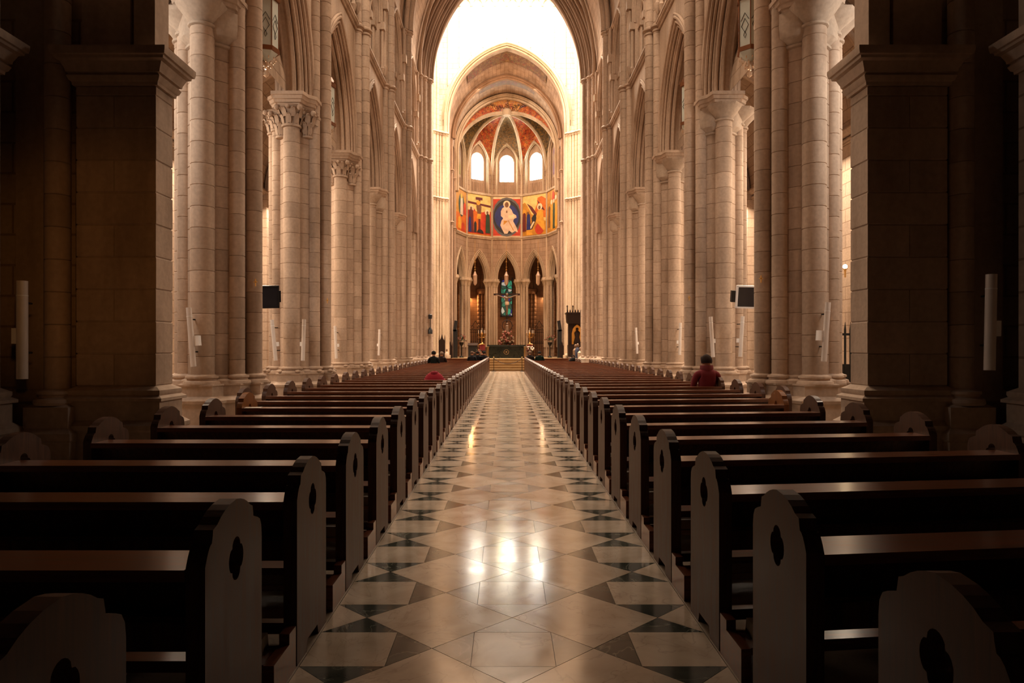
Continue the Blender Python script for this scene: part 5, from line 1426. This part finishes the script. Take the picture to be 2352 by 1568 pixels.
# ================================================================== PEOPLE
def person(x, y, col, hair, lab, lean=0.0, scale=1.0, thr=.70, yaw=0, hat=False, seat=.46):
    m_, nt, b = newmat('clothing')
    tc = N(nt, 'ShaderNodeTexCoord'); sp = N(nt, 'ShaderNodeSeparateXYZ'); nt.links.new(tc.outputs['Object'], sp.inputs[0])
    root = empty('person', (x, y, seat), yaw); root.scale = (scale,) * 3; tag(root, lab, 'person')
    me = bpy.data.meshes.new('body')
    V = []; E = []; R = []
    def add(p, r, par):
        p = Vector(p)
        if p.z > .12:      # lean of the upper body about the hips
            c, s = math.cos(lean), math.sin(lean); dy, dz = p.y, p.z - .12; p = Vector((p.x, dy * c + dz * s, .12 - dy * s + dz * c))
        V.append(tuple(p)); R.append(r); 
        if par is not None: E.append((par, len(V) - 1))
        return len(V) - 1
    pel = add((0, 0, .12), (.17, .13), None); sp1 = add((0, -.02, .28), (.165, .12), pel); ch_ = add((0, -.02, .46), (.19, .125), sp1)
    up = add((0, -.01, .58), (.14, .09), ch_); nk = add((0, .01, .66), (.058, .058), up); h1 = add((0, .03, .745), (.082, .092), nk); h2 = add((0, .03, .83), (.085, .10), h1); h3 = add((0, .02, .885), (.05, .06), h2)
    for s in (-1, 1):
        a = add((s * .19, -.01, .55), (.075, .075), up); e = add((s * .255, .03, .30), (.055, .055), a); wv = add((s * .14, .26, .19), (.036, .036), e)
        p = add((s * .10, .33, .17), (.036, .022), wv)
        for q in range(4): f1 = add((s * (.075 + .018 * q), .375 + .004 * (q % 3), .165), (.009, .009), p); add((s * (.07 + .018 * q), .405, .145), (.008, .008), f1)
        t1 = add((s * .065, .33, .185), (.010, .010), wv); add((s * .05, .355, .19), (.009, .009), t1)
        k0 = add((s * .11, .10, .10), (.105, .10), pel); k1 = add((s * .14, .44, .08), (.072, .072), k0); k2 = add((s * .14, .42, -.34), (.045, .045), k1); k3 = add((s * .14, .54, -.40), (.042, .032), k2)
    me.from_pydata(V, E, [])
    me.materials.append(m_)
    body = link('body', me, root)
    body.modifiers.new('skin', 'SKIN')
    if not me.skin_vertices: me.attributes  # created with the modifier
    sk = me.skin_vertices[0].data if me.skin_vertices else None
    if sk:
        for i, r in enumerate(R): sk[i].radius = r
        sk[0].use_root = True
    sm = body.modifiers.new('smooth', 'SUBSURF'); sm.levels = 1; sm.render_levels = 2
    body.modifiers['skin'].use_smooth_shade = True
    # clothes below the collar, skin above it
    c0, s0 = math.cos(lean), math.sin(lean)
    ma = N(nt, 'ShaderNodeMath', operation='MULTIPLY'); ma.inputs[1].default_value = c0; nt.links.new(sp.outputs['Z'], ma.inputs[0])
    mb_ = N(nt, 'ShaderNodeMath', operation='MULTIPLY_ADD'); mb_.inputs[1].default_value = s0; nt.links.new(sp.outputs['Y'], mb_.inputs[0]); nt.links.new(ma.outputs[0], mb_.inputs[2])
    gt = N(nt, 'ShaderNodeMath', operation='GREATER_THAN'); gt.inputs[1].default_value = .12 * c0 + (thr - .12) ; nt.links.new(mb_.outputs[0], gt.inputs[0])
    mx = N(nt, 'ShaderNodeMix', data_type='RGBA'); mx.inputs[6].default_value = (*col, 1); mx.inputs[7].default_value = (.42, .22, .14, 1); nt.links.new(gt.outputs[0], mx.inputs[0]); nt.links.new(mx.outputs[2], b.inputs['Base Color'])
    b.inputs['Roughness'].default_value = .85; b.inputs['Specular IOR Level'].default_value = .12
    def L(p):
        p = Vector(p); dy, dz = p.y, p.z - .12; return Vector((p.x, dy * c0 + dz * s0, .12 - dy * s0 + dz * c0))
    hm = simple('hair_colour', hair, .9, spec=.1)
    h = MB()
    R_ = []
    for i in range(7):
        t = -.35 + (PI / 2 + .35) * i / 6; R_.append([L((.105 * math.cos(t) * math.cos(2 * PI * j / 14), .005 + .122 * math.cos(t) * math.sin(2 * PI * j / 14), .80 + .125 * math.sin(t) + (.05 if math.sin(2 * PI * j / 14) > .3 and i < 3 else 0))) for j in range(14)])
    h.rings(R_, cap0=False); h.obj('hair', hm, root)
    if lean > .6:
        q = MB(); q.ball(tuple(L((0, -.03, .42))), .235, .15, .24, n=14, k=8); q.obj('jacket_back', m_, root)
        q = MB(); q.ball((0, .30, .455), .11, .13, .06, n=12, k=6); q.obj('hood', simple('hood_cloth', [c * .6 for c in col], .9, spec=.1), root)
    if hat:
        q = MB(); q.rings([[L((rr * math.cos(2 * PI * j / 14), .0 + rr * math.sin(2 * PI * j / 14), z)) for j in range(14)] for rr, z in ((.105, .62), (.125, .66), (.12, .72), (.095, .72))]); q.obj('collar', simple('collar_cloth', [c * 1.3 for c in col], .8), root)
    f = MB(); f.ball(tuple(L((0, .135, .775))), .014, .02, .022, n=6, k=4)
    for s in (-1, 1):
        f.ball(tuple(L((s * .092, .02, .775))), .012, .02, .03, n=6, k=4)
    f.obj('nose_and_ears', simple('skin_tone', (.42, .22, .14), .6), root)
    f = MB()
    for s in (-1, 1): f.ball(tuple(L((s * .034, .118, .80))), .011, .008, .008, n=6, k=4)
    f.tube([L((-.025, .122, .735)), L((0, .128, .733)), L((.025, .122, .735))], .005, 4); f.obj('eyes_and_mouth', simple('dark_eyes', (.06, .02, .02), .3), root)
    return root
def seatY(s, k, x): return (2.38 if s < 0 else 2.55 + (abs(x) - AW) * TAN) + SP * k + .30
xr = at(1632, 0, 13.4).x
person(xr, seatY(1, 10, xr), (.13, .018, .022), (.02, .012, .01), 'person seen from behind in dark red coat with turned up collar, seated on the right', .05, 1.08, .70, 0, True)
xl = at(998, 0, 16.6).x
person(xl, seatY(-1, 13, xl), (.26, .018, .03), (.24, .02, .03), 'person in bright crimson jacket bowed forward in a left pew near the aisle', 1.2, 1.1, 1.2)
def far(px, pt, s, k, col, hair, lab, lean=.05, sc_=1.0):
    Y = (2.38 if s < 0 else 2.75) + SP * k + .3; x = at(px, 0, Y).x
    person(x, seatY(s, k, x), tuple(c * .4 for c in col), tuple(c * .7 for c in hair), lab, lean, sc_, .68)
far(996, 809, -1, 29, (.012, .016, .014), (.01, .008, .007), 'person in black coat at the outer end of a far left pew', .03, 1.05)
far(1014, 812, -1, 31, (.035, .018, .015), (.20, .13, .09), 'grey haired person in dark brown at the far left, beside one in black', .1)
far(1084, 812, -1, 35, (.02, .02, .025), (.10, .06, .04), 'leftmost of three dark clad people in the front left pews', .12)
far(1097, 808, -1, 36, (.015, .015, .02), (.02, .012, .01), 'middle of three dark clad people in the front left pews', .04)
far(1112, 811, -1, 36, (.018, .014, .018), (.015, .012, .01), 'rightmost of three dark clad people in the front left pews', .1)
far(1217, 810, 1, 36, (.03, .02, .018), (.14, .09, .06), 'brown haired person in dark coat in the front right pew by the aisle', .05)
far(1239, 811, 1, 35, (.012, .03, .02), (.02, .015, .012), 'dark haired person in green jacket in a front right pew', .05)
far(1319, 818, 1, 33, (.012, .010, .010), (.02, .012, .01), 'person bent low in black at the outer end of a far right pew', .8, 1.0)
